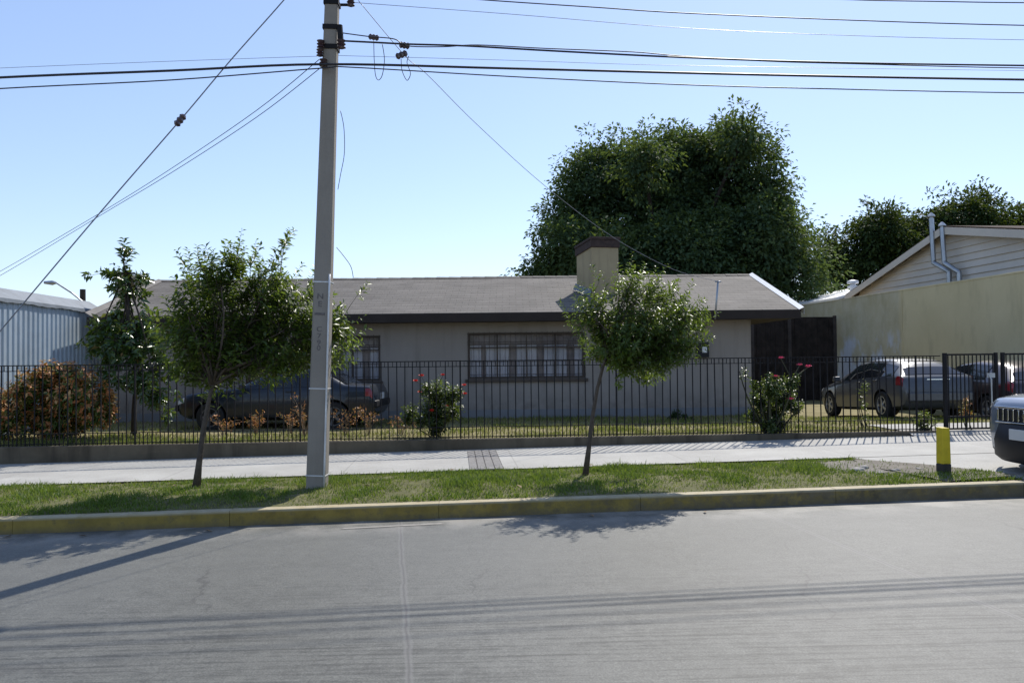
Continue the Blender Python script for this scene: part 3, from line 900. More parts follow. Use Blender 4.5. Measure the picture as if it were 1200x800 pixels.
def window(x0, x1, z0, z1, mull, transom):
    f = MB(ho)
    y0, y1 = HY + .03, HY + .09
    w = .05
    f.box(x0, x1, y0, y1, z1 - w, z1); f.box(x0, x1, y0, y1, z0, z0 + w)
    f.box(x0, x0 + w, y0, y1, z0 + w, z1 - w); f.box(x1 - w, x1, y0, y1, z0 + w, z1 - w)
    for m_ in mull: f.box(m_ - .015, m_ + .015, y0, y1, z0 + w, z1 - w)
    ed = [x0 + w] + [q for m_ in mull for q in (m_ - .015, m_ + .015)] + [x1 - w]
    for a, c in zip(ed[::2], ed[1::2]): f.box(a, c, y0 + .01, y1 - .01, transom - .014, transom + .014)
    win = f.build('window', M['frame'], house)
    f = MB(ho); f.box(x0 + .02, x1 - .02, HY + .055, HY + .061, z0 + .02, z1 - .02); f.build('pane', M['glass'], win)
    f = MB(ho); f.box(x0 - .06, x1 + .06, HY - .06, HY + .028, z0 - .075, z0 - .003); f.build('sill', M['frame'], win, bevel=.006)
    f = MB(ho)                                                   # wavy curtain cloth
    r = random.Random(int(x0 * 100))
    for a, c in zip(ed[::2], ed[1::2]):
        q = [(a, a + (c - a) * r.uniform(.30, .42)), (c - (c - a) * r.uniform(.30, .42), c)]
        for (p0, p1) in q:
            nn = 14
            vs = []
            for i in range(nn + 1):
                x = p0 + (p1 - p0) * i / nn
                yy = HY + .14 + .022 * math.sin(i * 2.1 + p0 * 7)
                vs += [(x, yy, z0 - .02), (x, yy, transom + .06)]
            f.add(vs, [(2 * i, 2 * i + 2, 2 * i + 3, 2 * i + 1) for i in range(nn)])
        xs_ = np.linspace(a, c, 22)
        f.add([(x, HY + .18 + .012 * math.sin(k * 1.7), z) for k, x in enumerate(xs_) for z in (z0, z1)], [(2 * i, 2 * i + 2, 2 * i + 3, 2 * i + 1) for i in range(21)], 1)
    f.build('curtain', [M['curtain'], simple('net_curtain', (0.34, 0.29, 0.28), .9, var=.2, scale=5)], win, smooth=True, fixn=False)
    f = MB(ho)                                                   # iron security bars
    nb = int((x1 - x0) / .125)
    for i in range(nb + 1):
        x = x0 + .02 + (x1 - x0 - .04) * i / nb
        f.box(x - .0045, x + .0045, HY - .035, HY - .023, z0 - .003, z1 + .02)
    for z in (z0 + .10, z0 + .40, transom + .08, z1 - .22, z1 - .02):
        f.box(x0 - .01, x1 + .01, HY - .0228, HY - .014, z - .007, z + .007)
    f.build('grille', M['frame'], win, fixn=False)
    return win


window(*holes[0], [-.35, .34, 1.02], 1.95)
window(*holes[1], [-3.75], 1.92)
b = MB(ho)
x0, x1, z0, z1 = holes[2]
b.box(x0, x0 + .06, HY + .02, HY + .12, z0, z1); b.box(x1 - .06, x1, HY + .02, HY + .12, z0, z1); b.box(x0 + .06, x1 - .06, HY + .02, HY + .12, z1 - .06, z1)
b.box(x0 + .06, x1 - .06, HY + .05, HY + .09, z0, z1 - .06)
for zz in (z0 + .15, z0 + 1.05):
    b.box(x0 + .16, x1 - .16, HY + .035, HY + .049, zz, zz + .75)
door = b.build('door', M['brown_wood'], house)
b = MB(ho); b.tube([(x1 - .12, HY + .05, 1.25), (x1 - .12, HY + .0, 1.25), (x1 - .2, HY - .0, 1.25)], .012); b.build('handle', M['steel'], door)
p0 = P(823, 410, HY - .06)
b = MB(ho); b.box(p0.x - .14, p0.x + .14, HY - .13, HY - .001, p0.z - .17, p0.z + .17, 0); b.box(p0.x - .02, p0.x + .09, HY - .137, HY - .1305, p0.z - .06, p0.z + .07, 1)
b.build('meter_box', [M['black_plastic'], M['band']], house)
mt0, mt1 = P(838, 374, EY - .06), P(841.5, 329, EY - .06)
b = MB(ho); b.tube([mt0, mt0.lerp(mt1, .5), mt1], .022, 8); b.tube([mt1 - Vector((.07, 0, .02)), mt1 + Vector((.07, 0, -.02))], .016, 6)
b.build('mast', M['steel'], house, smooth=True)

# dark timber gate beside the house
tg0, tg1 = Vector((HX1 + .05, 27.6, .1)), Vector((11.35, 28.2, .1))
tgate = thing('timber_gate', 'tall near-black timber gate closing the side passage beside the house', 'gate', tg0, math.atan2(tg1.y - tg0.y, tg1.x - tg0.x))
L = (tg1 - tg0).length
xx = 0
for k, wdt in enumerate((1.3, 1.4, 1.35, L - 4.05 - .02)):
    b = MB(); nb = 8
    for i in range(nb):
        a = xx + wdt * i / nb; c = xx + wdt * (i + 1) / nb - .008
        b.box(a, c, -.02 - .006 * (i % 2), .02, .0, 2.93 - (.0 if k > 1 else .06))
    b.box(xx, xx + wdt - .02, .0205, .06, .4, .5); b.box(xx, xx + wdt - .02, .0205, .06, 2.3, 2.4)
    b.build('board_panel', M['dark_wood'], tgate)
    p = MB(); p.box(xx + wdt - .06, xx + wdt + .05, -.09, -.03, 0, 2.97); p.build('post', M['brown_trim2'], tgate)
    xx += wdt
# dark passage wall between gate and carport roof
b = MB(); b.box(0, .12, 0, 9.0, 0, 2.5)

# ------------------------------------------------------------------ boundary walls and neighbours
bw = thing('boundary_wall', 'tall ochre rendered wall with peeling white patches beside the parked cars', 'wall', W(13.47, 13.7, 0), YAW)
b = MB(); b.box(0, .18, 0, 20.5, -.4, 3.60)
b.build('wall_body', M['boundary'], bw)
b = MB(); b.box(-.012, .19, 0, 20.5, 3.60, 3.65)
b.build('coping', M['boundary'], bw, bevel=.008)
b = MB(); b.box(-.014, -.001, 9.64, 9.70, 0, 3.60)
b.build('joint_strip', M['boundary'], bw)

GS = 14.35
sd = thing('siding_house', 'white lapboard gable house rising behind the ochre wall', 'house', W(GS, 16.5, 0), YAW)
def tt(D): return D * CY - (GS + SY * -D) * 0 - 0     # noqa (kept simple: depth ~ t + s*sin)
def gp(px, py):                                       # pixel to (t - 16.5, z) on the gable plane
    d = ray(px, py); k = GS / (d.x * CY + d.y * SY); p = Vector((0, 0, EYE)) + d * k
    return ST(p.x, p.y)[1] - 16.5, p.z
ap_t, ap_z = gp(1116, 268)
fe_t, fe_z = gp(1000, 348)
kk = (ap_z - fe_z) / (fe_t - ap_t)
ne_t = 2 * ap_t - fe_t
ne_z = ap_z - .185 * (ap_t - ne_t); kn = .185
b = MB()
nrow = 30
rowh = .20
for i in range(nrow):                                  # lapped boards, each tilted out at its foot
    z0 = -.1 + i * rowh
    z1 = z0 + rowh
    def span(z):
        lo_ = ne_t + .35 if z <= ne_z else max(ne_t + .35, ap_t - (ap_z - z) / kn + .02)
        hi_ = fe_t - .35 if z <= fe_z else min(fe_t - .35, ap_t + (ap_z - z) / kk - .02)
        return lo_, hi_
    if z0 > ap_z - .05: break
    a0, c0 = span(z0); a1, c1 = span(min(z1, ap_z - .04))
    zz = min(z1, ap_z - .04)
    b.add([(-.045, a0, z0), (-.045, c0, z0), (-.002, c1, zz), (-.002, a1, zz), (0.02, a0, z0), (0.02, c0, z0)], [(0, 1, 2, 3), (0, 4, 5, 1)])
b.build('wall', M['siding'], sd, fixn=False)
b = MB()
b.prism([(.03, ne_t + .35, -.3), (.03, fe_t - .35, -.3), (.03, fe_t - .35, fe_z), (.03, ap_t, ap_z - .05), (.03, ne_t + .35, ne_z - .02)], (9.5, 0, 0))
b.build('side_wall', M['siding'], sd)
b = MB()
b.prism([(-.3, ne_t, ne_z), (-.3, ap_t, ap_z), (-.3, fe_t, fe_z), (-.3, fe_t, fe_z + .09), (-.3, ap_t, ap_z + .09), (-.3, ne_t, ne_z + .09)], (10.2, 0, 0))
rf = b.build('roof', M['trim_brown'], sd)
b = MB()
b.prism([(-.303, ne_t, ne_z - .16), (-.303, ap_t, ap_z - .16), (-.303, fe_t, fe_z - .16), (-.303, fe_t, fe_z + .05), (-.303, ap_t, ap_z + .05), (-.303, ne_t, ne_z + .05)], (-.03, 0, 0))
b.build('rake_board', M['siding'], rf)
for (pts, w) in (([(1105, 256), (1108, 308), (1120, 318), (1121, 345)], .07), ([(1118, 267), (1121, 308), (1132, 319), (1133, 345)], .07)):
    q = []
    for (px, py) in pts:
        a, z = gp(px, py); q.append(Vector((-.36 if py < 312 else -.2, a, z)))
    b = MB()
    qq = [q[0], q[0].lerp(q[1], .5), q[1] + (q[0] - q[1]) * .05, q[1], q[1].lerp(q[2], .5), q[2], q[2] + (q[3] - q[2]) * .1, q[3]]
    b.tube(qq, w, 10)
    b.lathe([(w * 1.5, 0), (w * 1.5, .03), (.02, .12)], 12, 0, Matrix.Translation(q[0] + Vector((0, 0, .05))))
    b.tube([q[0] + Vector((0, 0, -.01)), q[0] + Vector((0, 0, .06))], w * .5, 6)
    b.build('flue_pipe', M['steel'], sd, smooth=False)
b = MB()
a0, z0 = gp(941, 357); a1, z1 = gp(996, 346)
b.prism([(-.55, a1, 3.69), (-.55, a0 + 3, 3.69), (-.55, a0 + 3, 3.73), (-.55, a1, 3.78)], (3.4, 0, .85))
b.build('lean_to_roof', M['white_metal'], sd)
a0, z0 = gp(998, 336)
b = MB(); b.lathe([(.10, -.6), (.10, -.02), (.19, 0), (.19, .08), (.10, .085), (.10, .16), (.2, .165), (.2, .26), (.05, .3)], 12, 0, Matrix.Translation((.3, a0 + .5, z0)))
b.build('roof_vent', M['white_metal'], sd)

# corrugated sheet wall of the lot on the other side
BS = -8.78
ms = thing('sheet_metal_wall', 'pale blue corrugated metal wall with white capping beside the rust-red bush', 'wall', W(BS, 13.6, 0), YAW)
b = MB()
y, k = 0.0, 0
prof = []
while y < 7.0:
    prof += [(0.0, y), (0.0, y + .10), (-.03, y + .125), (-.03, y + .165), (0, y + .19)]
    y += .19
vs = []
for (x, yy) in prof: vs += [(x, yy, -.2), (x, yy, 2.93)]
b.add(vs, [(2 * i, 2 * i + 2, 2 * i + 3, 2 * i + 1) for i in range(len(prof) - 1)])
b.box(-.09, -.04, 0, 7.0, -.2, 2.9)
b.build('corrugated_sheet', M['sheet'], ms, fixn=False)
b = MB()
ny = 71
vs = []
for i in range(ny + 1):
    yy = -.02 + 7.12 * i / ny
    wv = .006 * math.sin(yy * 16) + .010 * math.sin(yy * 4.1)
    vs += [(.06, yy, 2.90 + wv), (.05, yy, 2.97), (-.35, yy, 3.22), (-.75, yy, 3.22)]
b.add(vs, [(4 * i + j, 4 * i + 4 + j, 4 * i + 5 + j, 4 * i + 1 + j) for i in range(ny) for j in range(3)])
b.build('capping', M['capping'], ms, fixn=False)

# far lamp post and service pole beyond the metal wall
D = 44
a = P(97, 372, D); t_ = P(97, 339, D)
fp = thing('service_pole', 'brown service pole top showing above the capping of the metal wall', 'pole', (a.x, a.y, -1.0))
b = MB((a.x, a.y, -1.0)); b.tube([(a.x, a.y, -1.0), (t_.x, t_.y, t_.z)], [.2, .15], 8); b.build('post', M['bark_dark'], fp)
b = MB((a.x, a.y, -1.0))
D = 40
q = [P(*c, D) for c in ((104, 420), (100, 356), (84, 343), (66, 331.5), (52, 331))]
sl = thing('street_lamp', 'grey street lamp arm reaching over the metal wall capping', 'street lamp', (q[0].x, q[0].y, -1.0))
b = MB(sl.location); b.tube([(q[0].x, q[0].y, -1.0), q[1], q[2], q[3]], [.09, .06, .045, .04], 8); b.build('post', M['steel'], sl)
b = MB(sl.location); b.tube([q[3], q[3].lerp(q[4], .3), q[4]], [.05, .12, .07], 8); b.build('lamp_head', M['steel'], sl)

# ------------------------------------------------------------------ trees and plants
def unit(v): return v / np.maximum(np.linalg.norm(v, axis=-1, keepdims=True), 1e-9)


def leaf_mesh(name, base, axis, up, length, width, mat, parent, var, fold=.18, droop=.12):
    """folded pointed leaves: base point, axis direction, approximate up direction"""
    axis = unit(axis); side = unit(np.cross(axis, up)); upv = np.cross(side, axis)
    L = length[:, None]; Wd = width[:, None]
    mid = base + axis * L * .48
    tip = base + axis * L - upv * L * droop
    l_ = mid + side * Wd * .5 + upv * Wd * fold
    r_ = mid - side * Wd * .5 + upv * Wd * fold
    v = np.stack([base, l_, tip, r_], 1).reshape(-1, 3)
    b = np.arange(len(base))[:, None] * 4
    f = np.concatenate([b + np.array([[0, 1, 2]]), b + np.array([[0, 2, 3]])], 0)
    return np_mesh(name, v, f, mat, parent, np.tile(var, 2))


def in_lobes(r, lobes, n, power=.45):
    """points in the lobes (x,y,z,rx,rz), pressed to their outside"""
    L = np.array(lobes, float)
    w = L[:, 3] ** 2 * L[:, 4] ** .6; w /= w.sum()
    i = r.choice(len(L), n, p=w)
    d = unit(r.normal(0, 1, (n, 3)))
    rr_ = r.random(n) ** power
    p = L[i, :3] + d * rr_[:, None] * np.stack([L[i, 3], L[i, 3], L[i, 4]], -1)
    return p, i, d


def shoots(r, tips, dirs, length, per, leaf, spread=1.0, upbias=.25):
    """leaves set alternately along shoots that end at tips"""
    n = len(tips)
    dirs = unit(dirs + np.array([0, 0, upbias]))
    k = np.tile(np.linspace(.08, 1, per), n)
    di = np.repeat(dirs, per, 0); tp = np.repeat(tips, per, 0); ln = np.repeat(length, per)
    curve = np.array([0, 0, -1.]) * ((1 - k) ** 2 * ln * .15)[:, None]
    base = tp - di * ((1 - k) * ln)[:, None] + curve
    az = np.tile(np.arange(per) * 2.4, n) + np.repeat(r.uniform(0, 6.28, n), per)
    o1 = unit(np.cross(di, np.array([.3, .2, 1.]) + r.normal(0, .05, di.shape))); o2 = np.cross(di, o1)
    out = o1 * np.cos(az)[:, None] + o2 * np.sin(az)[:, None]
    ax = unit(di * .55 + out * spread + np.array([0, 0, -.12]) + r.normal(0, .22, di.shape))
    up = unit(di * .6 + np.array([0, 0, .8]) + r.normal(0, .35, di.shape))
    L = leaf * np.clip(r.normal(.95, .25, len(base)), .45, 1.6) * (1 - .35 * k ** 3)
    return base, ax, up, L


def limb_path(a, b, sag=.1, seed=0, n=5):
    r = random.Random(seed)
    a, b = Vector(a), Vector(b); L = (b - a).length
    o = Vector((r.uniform(-1, 1), r.uniform(-1, 1), r.uniform(-.2, .5))) * L * sag
    return [a.lerp(b, i / n) + o * math.sin(PI * i / n) for i in range(n + 1)]


def young_tree(name, label, base, trunk_pts, lobes, ntips, per, leaf, mat, seed, r0, shoot=.32, width=.42, twig=M['bark'], bark=M['bark'], upbias=.35, extra=(), spread=1.0, group=None):
    r = np.random.default_rng(seed)
    root = thing(name, label, 'tree', base, 0, group)
    off = Vector(base)
    b = MB(off)
    tp = [Vector(p) for p in trunk_pts]
    n = len(tp)
    b.tube(tp, [r0 * (1 - .55 * i / (n - 1)) * (1.25 if i == 0 else 1) for i in range(n)], 8)
    top = tp[-1]
    tips, li, d = in_lobes(r, lobes, ntips, .5)
    if len(extra):
        e = np.array([q[:3] for q in extra], float); tips = np.concatenate([tips, e]); li = np.concatenate([li, np.zeros(len(e), int)])
        d = np.concatenate([d, np.array([q[3:6] for q in extra], float)])
    nodes = []
    for k, L in enumerate(lobes):
        c = Vector(L[:3])
        st = tp[-1] if k % 3 else tp[-2].lerp(tp[-1], .6)
        path = limb_path(st, st.lerp(c, .95), .12, seed + k)
        m_ = len(path)
        b.tube(path, [r0 * .42 * (1 - .75 * i / (m_ - 1)) for i in range(m_)], 6)
        nodes += [(p, r0 * .42 * (1 - .75 * i / (m_ - 1))) for i, p in enumerate(path) if i > 0]
    np_nodes = np.array([tuple(q[0]) for q in nodes])
    ln = shoot * r.uniform(.5, 1.3, len(tips)) * np.where(r.random(len(tips)) < .16, 1.5, 1)
    tips = tips + d * (shoot * .8 * r.random(len(tips)) ** 3)[:, None] * np.array([1, 1, .8])
    centre = np.array([tuple(top)])
    dirs = unit(unit(tips - centre) * .9 + d * .35 + r.normal(0, .25, tips.shape))
    for p, dd, l_ in zip(tips, unit(dirs + np.array([0, 0, upbias])), ln):
        s0 = p - dd * l_
        j = np.argmin(np.sum((np_nodes - s0) ** 2, -1) + .3 * np.maximum(np_nodes[:, 2] - s0[2], 0))
        b.tube([Vector(np_nodes[j]), Vector(np_nodes[j]).lerp(Vector(s0), .5) + Vector((0, 0, .03)), Vector(s0), Vector(p)], [r0 * .11, r0 * .085, r0 * .06, r0 * .025], 4, cap=False)
    b.build('trunk', bark, root, smooth=True, fixn=False)
    base_, ax, up, L_ = shoots(r, tips, dirs, ln, per, leaf, spread, upbias)
    base_ = base_ - np.array(off)
    var = np.clip(r.normal(.45, .2, len(base_)) + np.repeat(r.normal(0, .12, len(tips)), per), 0, 1)
    leaf_mesh('crown', base_, ax, up, L_, L_ * width, mat, root, var)
    return root


def px_lobes(lst, D, seed, flat=.9, spread=.5):
    r = random.Random(seed)
    out = []
    for (px, py, rp) in lst:
        dd = D + r.uniform(-spread, spread)
        p = P(px, py, dd)
        out.append((p.x, p.y, p.z, rp * D / FPX, rp * D / FPX * flat))
    return out


def gpos(px, py, h):                                  # pixel on the rising verge
    d = ray(px, py); ds = d.x * CY + d.y * SY
    k = (h - GRADE * .6 - EYE) / (d.z - GRADE * ds)
    return Vector((0, 0, EYE)) + d * k


# street tree beside the concrete pole
bp = gpos(230, 573, .175); D = bp.y
tr = [bp, P(233, 545, D), P(238, 505, D), P(245, 468, D), P(252, 440, D + .05)]
lb = px_lobes([(360, 370, 26), (388, 400, 18), (372, 350, 18), (200, 375, 14), (215, 375, 26), (205, 400, 18), (210, 345, 18), (240, 320, 22), (280, 300, 18), (320, 320, 20), (360, 340, 20), (400, 375, 16), (405, 395, 14), (310, 400, 32), (365, 415, 20), (225, 380, 30), (255, 345, 38), (235, 410, 32), (275, 395, 36), (295, 325, 30), (310, 365, 36), (255, 310, 24), (345, 360, 30), (345, 395, 30), (375, 385, 26), (212, 350, 18), (330, 335, 28), (388, 380, 16), (300, 415, 24), (375, 415, 16), (220, 425, 24), (250, 430, 26), (340, 415, 24)], D + .12, 3, .92, .42)
lb = [(x, y + (.35 if x > -2.75 else 0), z, rx * 1.0, rz * .98) for x, y, z, rx, rz in lb]
ex = []
for (px, py, dx, dz) in ((340, 268, .5, 1), (337, 276, .5, 1), (333, 284, .5, 1), (328, 292, .4, 1), (330, 290, .5, 1), (318, 305, .4, 1), (350, 318, .5, 1), (322, 300, .3, 1), (372, 305, .4, 1), (365, 325, .4, 1), (300, 283, .1, 1), (285, 281, -.1, 1), (265, 285, -.3, 1), (240, 295, -.4, 1), (215, 310, -.6, 1), (205, 325, -.7, .8), (225, 300, -.4, 1), (275, 290, 0, 1),
                         (430, 385, 1, .25), (420, 372, 1, .35), (415, 345, .9, .8), (410, 395, 1, .1), (420, 403, 1, 0), (400, 355, .9, .6), (405, 420, 1, -.1)):
    q = P(px, py, D + .15 + rr.uniform(-.2, .3) + (.3 if px > 325 else 0)); ex.append((q.x, q.y, q.z, dx, rr.uniform(-.3, .3), dz))
young_tree('street_tree', 'young street tree with wide dense crown, reaching behind the concrete pole', bp, tr, lb, 900, 16, .098, M['leaf_street'], 31, .046, .34, .40, extra=ex)

# street tree in front of the big window
bp = gpos(686, 557, .18); D = bp.y
tr = [bp, P(690, 525, D), P(694, 490, D), P(700, 455, D), P(707, 428, D), P(716, 405, D)]
lb = px_lobes([(745, 318, 14), (728, 322, 12), (770, 325, 14), (820, 380, 14), (810, 410, 12), (685, 365, 14), (760, 438, 12), (785, 432, 12), (735, 432, 12), (800, 350, 16), (700, 370, 26), (735, 340, 28), (760, 375, 38), (720, 405, 28), (790, 385, 30), (765, 415, 24), (745, 400, 32), (805, 365, 22), (695, 345, 16), (775, 345, 24), (812, 395, 18), (790, 415, 18), (740, 425, 22), (700, 400, 20)], D, 8, .88, .4)
lb = [(x, y, z, rx * 1.0, rz * 1.0) for x, y, z, rx, rz in lb]
ex = []
for (px, py, dx, dz) in ((740, 305, 0, 1), (725, 312, -.2, 1), (755, 312, .2, 1), (775, 322, .4, 1), (795, 330, .5, 1), (700, 325, -.4, 1), (685, 340, -.7, .8), (675, 360, -1, .5), (826, 350, .8, .8), (834, 368, 1, .3), (832, 392, 1, .0), (828, 405, 1, -.2), (760, 440, .3, -.5), (770, 438, .5, -.4), (672, 385, -1, .1), (680, 400, -1, 0)):
    q = P(px, py, D + rr.uniform(-.3, .3)); ex.append((q.x, q.y, q.z, dx, rr.uniform(-.3, .3), dz))
young_tree('street_tree', 'young slender street tree standing alone on the verge before the barred window', bp, tr, lb, 720, 18, .080, M['leaf_street'], 47, .034, .30, .36, extra=ex)

# tall glossy sapling behind the fence
D = 14.9
bp = P(157, 509, D); bp.z = .30
tr = [bp, P(157, 480, D), P(160, 440, D), P(152, 400, D), P(148, 350, D), P(147, 320, D)]
lb = px_lobes([(148, 335, 9), (147, 297, 7), (146, 313, 6), (136, 328, 6), (170, 326, 7), (126, 322, 5), (148, 358, 13), (125, 385, 20), (172, 385, 22), (145, 410, 26), (118, 415, 16), (185, 410, 20), (165, 450, 20), (185, 470, 12), (130, 440, 18), (195, 430, 12), (176, 350, 7), (112, 400, 14), (205, 445, 8)], D, 4, 1.0, .35)
ex = []
for (px, py, dx, dz) in ((147, 290, 0, 1), (143, 296, -.4, .9), (151, 295, .4, .9), (146, 303, .1, 1), (140, 318, -.6, .8), (153, 318, .5, .8), (147, 322, 0, 1), (124, 322, -1, .3), (130, 328, -.8, .6), (118, 320, -1, .1), (168, 322, .5, .9), (174, 328, .8, .5), (164, 332, .5, .8), (135, 338, -.7, .5), (158, 340, .6, .6), (147, 338, .1, 1), (143, 350, -.4, .9), (154, 352, .5, .8),
                         (180, 440, 1, .1), (200, 432, 1, 0), (208, 437, 1, .1), (188, 460, 1, -.2), (196, 485, 1, -.1), (190, 490, .8, -.3), (172, 470, .8, -.2), (120, 430, -1, .1)):
    for _ in range(2):
        q = P(px + rr.uniform(-3, 3), py + rr.uniform(-3, 3), D + rr.uniform(-.15, .15)); ex.append((q.x, q.y, q.z, dx + rr.uniform(-.5, .5), rr.uniform(-.7, .7), dz))
young_tree('magnolia_sapling', 'tall narrow glossy-leaved sapling in the yard beside the rust-red bush', bp, tr, lb, 270, 12, .14, M['leaf_magnolia'], 13, .05, .26, .46, upbias=.2, bark=M['bark_dark'], extra=ex)


def big_tree(name, label, base, lobes, nleaf, leaf, mat, seed, r0, group=None, clump=26, power=.35):
    r = np.random.default_rng(seed)
    root = thing(name, label, 'tree', base, 0, group)
    off = Vector(base)
    L = np.array(lobes)
    cen = Vector((L[:, 0].mean(), L[:, 1].mean(), L[:, 2].min()))
    b = MB(off)
    fork = Vector((base[0], base[1], max(2.2, cen.z * .55)))
    b.tube([Vector(base), Vector(base).lerp(fork, .4), fork], [r0 * 1.3, r0, r0 * .85], 10)
    for k, q in enumerate(lobes):
        path = limb_path(fork, q[:3], .1, seed + k, 6)
        b.tube(path, [r0 * .5 * (1 - .8 * i / 6) for i in range(7)], 6)
        for j in range(3):
            d = unit(r.normal(0, 1, 3)) * q[3] * .75
            b.tube(limb_path(path[-2], Vector(q[:3]) + Vector(d), .1, seed * 3 + j, 3), [r0 * .12, r0 * .09, r0 * .06, r0 * .03], 4)
    b.build('trunk', M['bark_dark'], root, fixn=False)
    nc = nleaf // clump
    c, li, d = in_lobes(r, lobes, nc, power)
    c = c + d * (leaf * 4.5 * r.random(nc) ** 4)[:, None]
    cr = leaf * r.uniform(1.3, 3.2, nc)
    i = np.repeat(np.arange(nc), clump)
    n = len(i)
    p = c[i] + unit(r.normal(0, 1, (n, 3))) * (cr[i] * r.random(n) ** .4)[:, None] * np.array([1, 1, .75])
    out = unit(unit(p - c[i]) * .6 + d[i] * .5 + r.normal(0, .4, (n, 3)) + np.array([0, 0, -.25]))
    up = unit(np.array([0, 0, 1.]) + d[i] * .5 + r.normal(0, .4, (n, 3)))
    ln = leaf * r.uniform(.7, 1.25, n)
    var = np.clip(r.normal(.4, .16, n) + r.normal(0, .2, nc)[i], 0, 1)
    leaf_mesh('crown', p - np.array(off), out, up, ln, ln * .55, mat, root, var, .1, .2)
    return root


D = 36
lb = px_lobes([(690, 205, 40), (702, 178, 24), (735, 185, 36), (775, 172, 34), (800, 172, 30), (812, 184, 34), (755, 178, 26), (832, 168, 24), (780, 200, 50), (815, 175, 32), (850, 160, 30), (868, 152, 24), (880, 182, 32), (900, 206, 22), (885, 235, 42), (672, 245, 36), (665, 285, 36), (640, 300, 22), (632, 318, 16), (725, 250, 60), (810, 255, 70), (880, 270, 55), (928, 275, 30), (940, 305, 26), (945, 335, 22), (800, 310, 70), (720, 310, 55), (655, 330, 30), (860, 330, 50)], D, 5, 1.0, 2.6)
lb = [(x, y, z - .5, rx * .96, rz * .93) for x, y, z, rx, rz in lb]
big_tree('walnut_tree', 'huge dark broad-crowned tree towering behind the chimney', (7.4, D + 1, -.6), lb, 190000, .20, M['leaf_walnut'], 5, .42)
def lower(q, dz): return [(x, y, z - dz, a_, b_) for x, y, z, a_, b_ in q]
D = 46
lb = px_lobes([(985, 300, 18), (968, 275, 10), (1000, 318, 30), (1020, 285, 26), (1032, 258, 18), (1045, 275, 24), (1050, 310, 38), (1012, 268, 14), (975, 300, 18), (965, 318, 16)], D, 6, 1.0, 1.6)
lb = [(x, y, z + .35, rx * 1.12, rz * 1.1) for x, y, z, rx, rz in lb]
lb = lower(lb, .55)
big_tree('grove_tree', 'dark tree next to the huge crown, above the low white roof', (20.5, D + 1, -.8), lb, 24000, .24, M['leaf_dark'], 6, .3, 'trees beyond the neighbour house')
lb = px_lobes([(1095, 255, 22), (1078, 268, 16), (1108, 248, 16), (1130, 250, 26), (1145, 235, 18), (1152, 228, 10), (1140, 265, 30), (1090, 290, 36)], D + 1, 7, 1.0, 1.6)
lb = lower(lb, .55)
big_tree('grove_tree', 'tallest of the dark trees behind the flue pipes', (25.5, D + 2, -.8), lb, 24000, .24, M['leaf_dark'], 7, .3, 'trees beyond the neighbour house')
lb = px_lobes([(1170, 260, 24), (1188, 268, 26), (1205, 252, 20), (1225, 262, 30), (1165, 280, 26), (1215, 285, 36)], D + 2, 9, 1.0, 1.6)
lb = lower(lb, .55)
big_tree('grove_tree', 'dark tree standing above the ridge of the white lapboard house', (31.0, D + 3, -.8), lb, 23000, .24, M['leaf_dark'], 9, .3, 'trees beyond the neighbour house')


def flower_mesh(name, c, rad_, mat, parent, off, seed):
    r = random.Random(seed)
    b = MB(off)
    c = Vector(c)
    for ring, (n, tilt, rr_) in enumerate(((5, .35, 1.0), (5, .8, .8), (4, 1.25, .55))):
        for k in range(n):
            a = 2 * PI * k / n + ring * .5 + r.uniform(-.1, .1)
            o = Vector((math.cos(a), math.sin(a), 0)); sd_ = Vector((-math.sin(a), math.cos(a), 0)); u = Vector((0, 0, 1))
            e = o * math.cos(tilt) + u * math.sin(tilt)
            p0 = c + o * rad_ * .06
            p1 = c + e * rad_ * rr_ * .6
            p2 = c + e * rad_ * rr_
            w = rad_ * .42 * rr_
            b.add([p0, p1 + sd_ * w, p2 + sd_ * w * .6 + u * rad_ * .05, p2 - sd_ * w * .6 + u * rad_ * .05, p1 - sd_ * w], [(0, 1, 2, 3, 4)])
    return b.build(name, mat, parent, fixn=False)


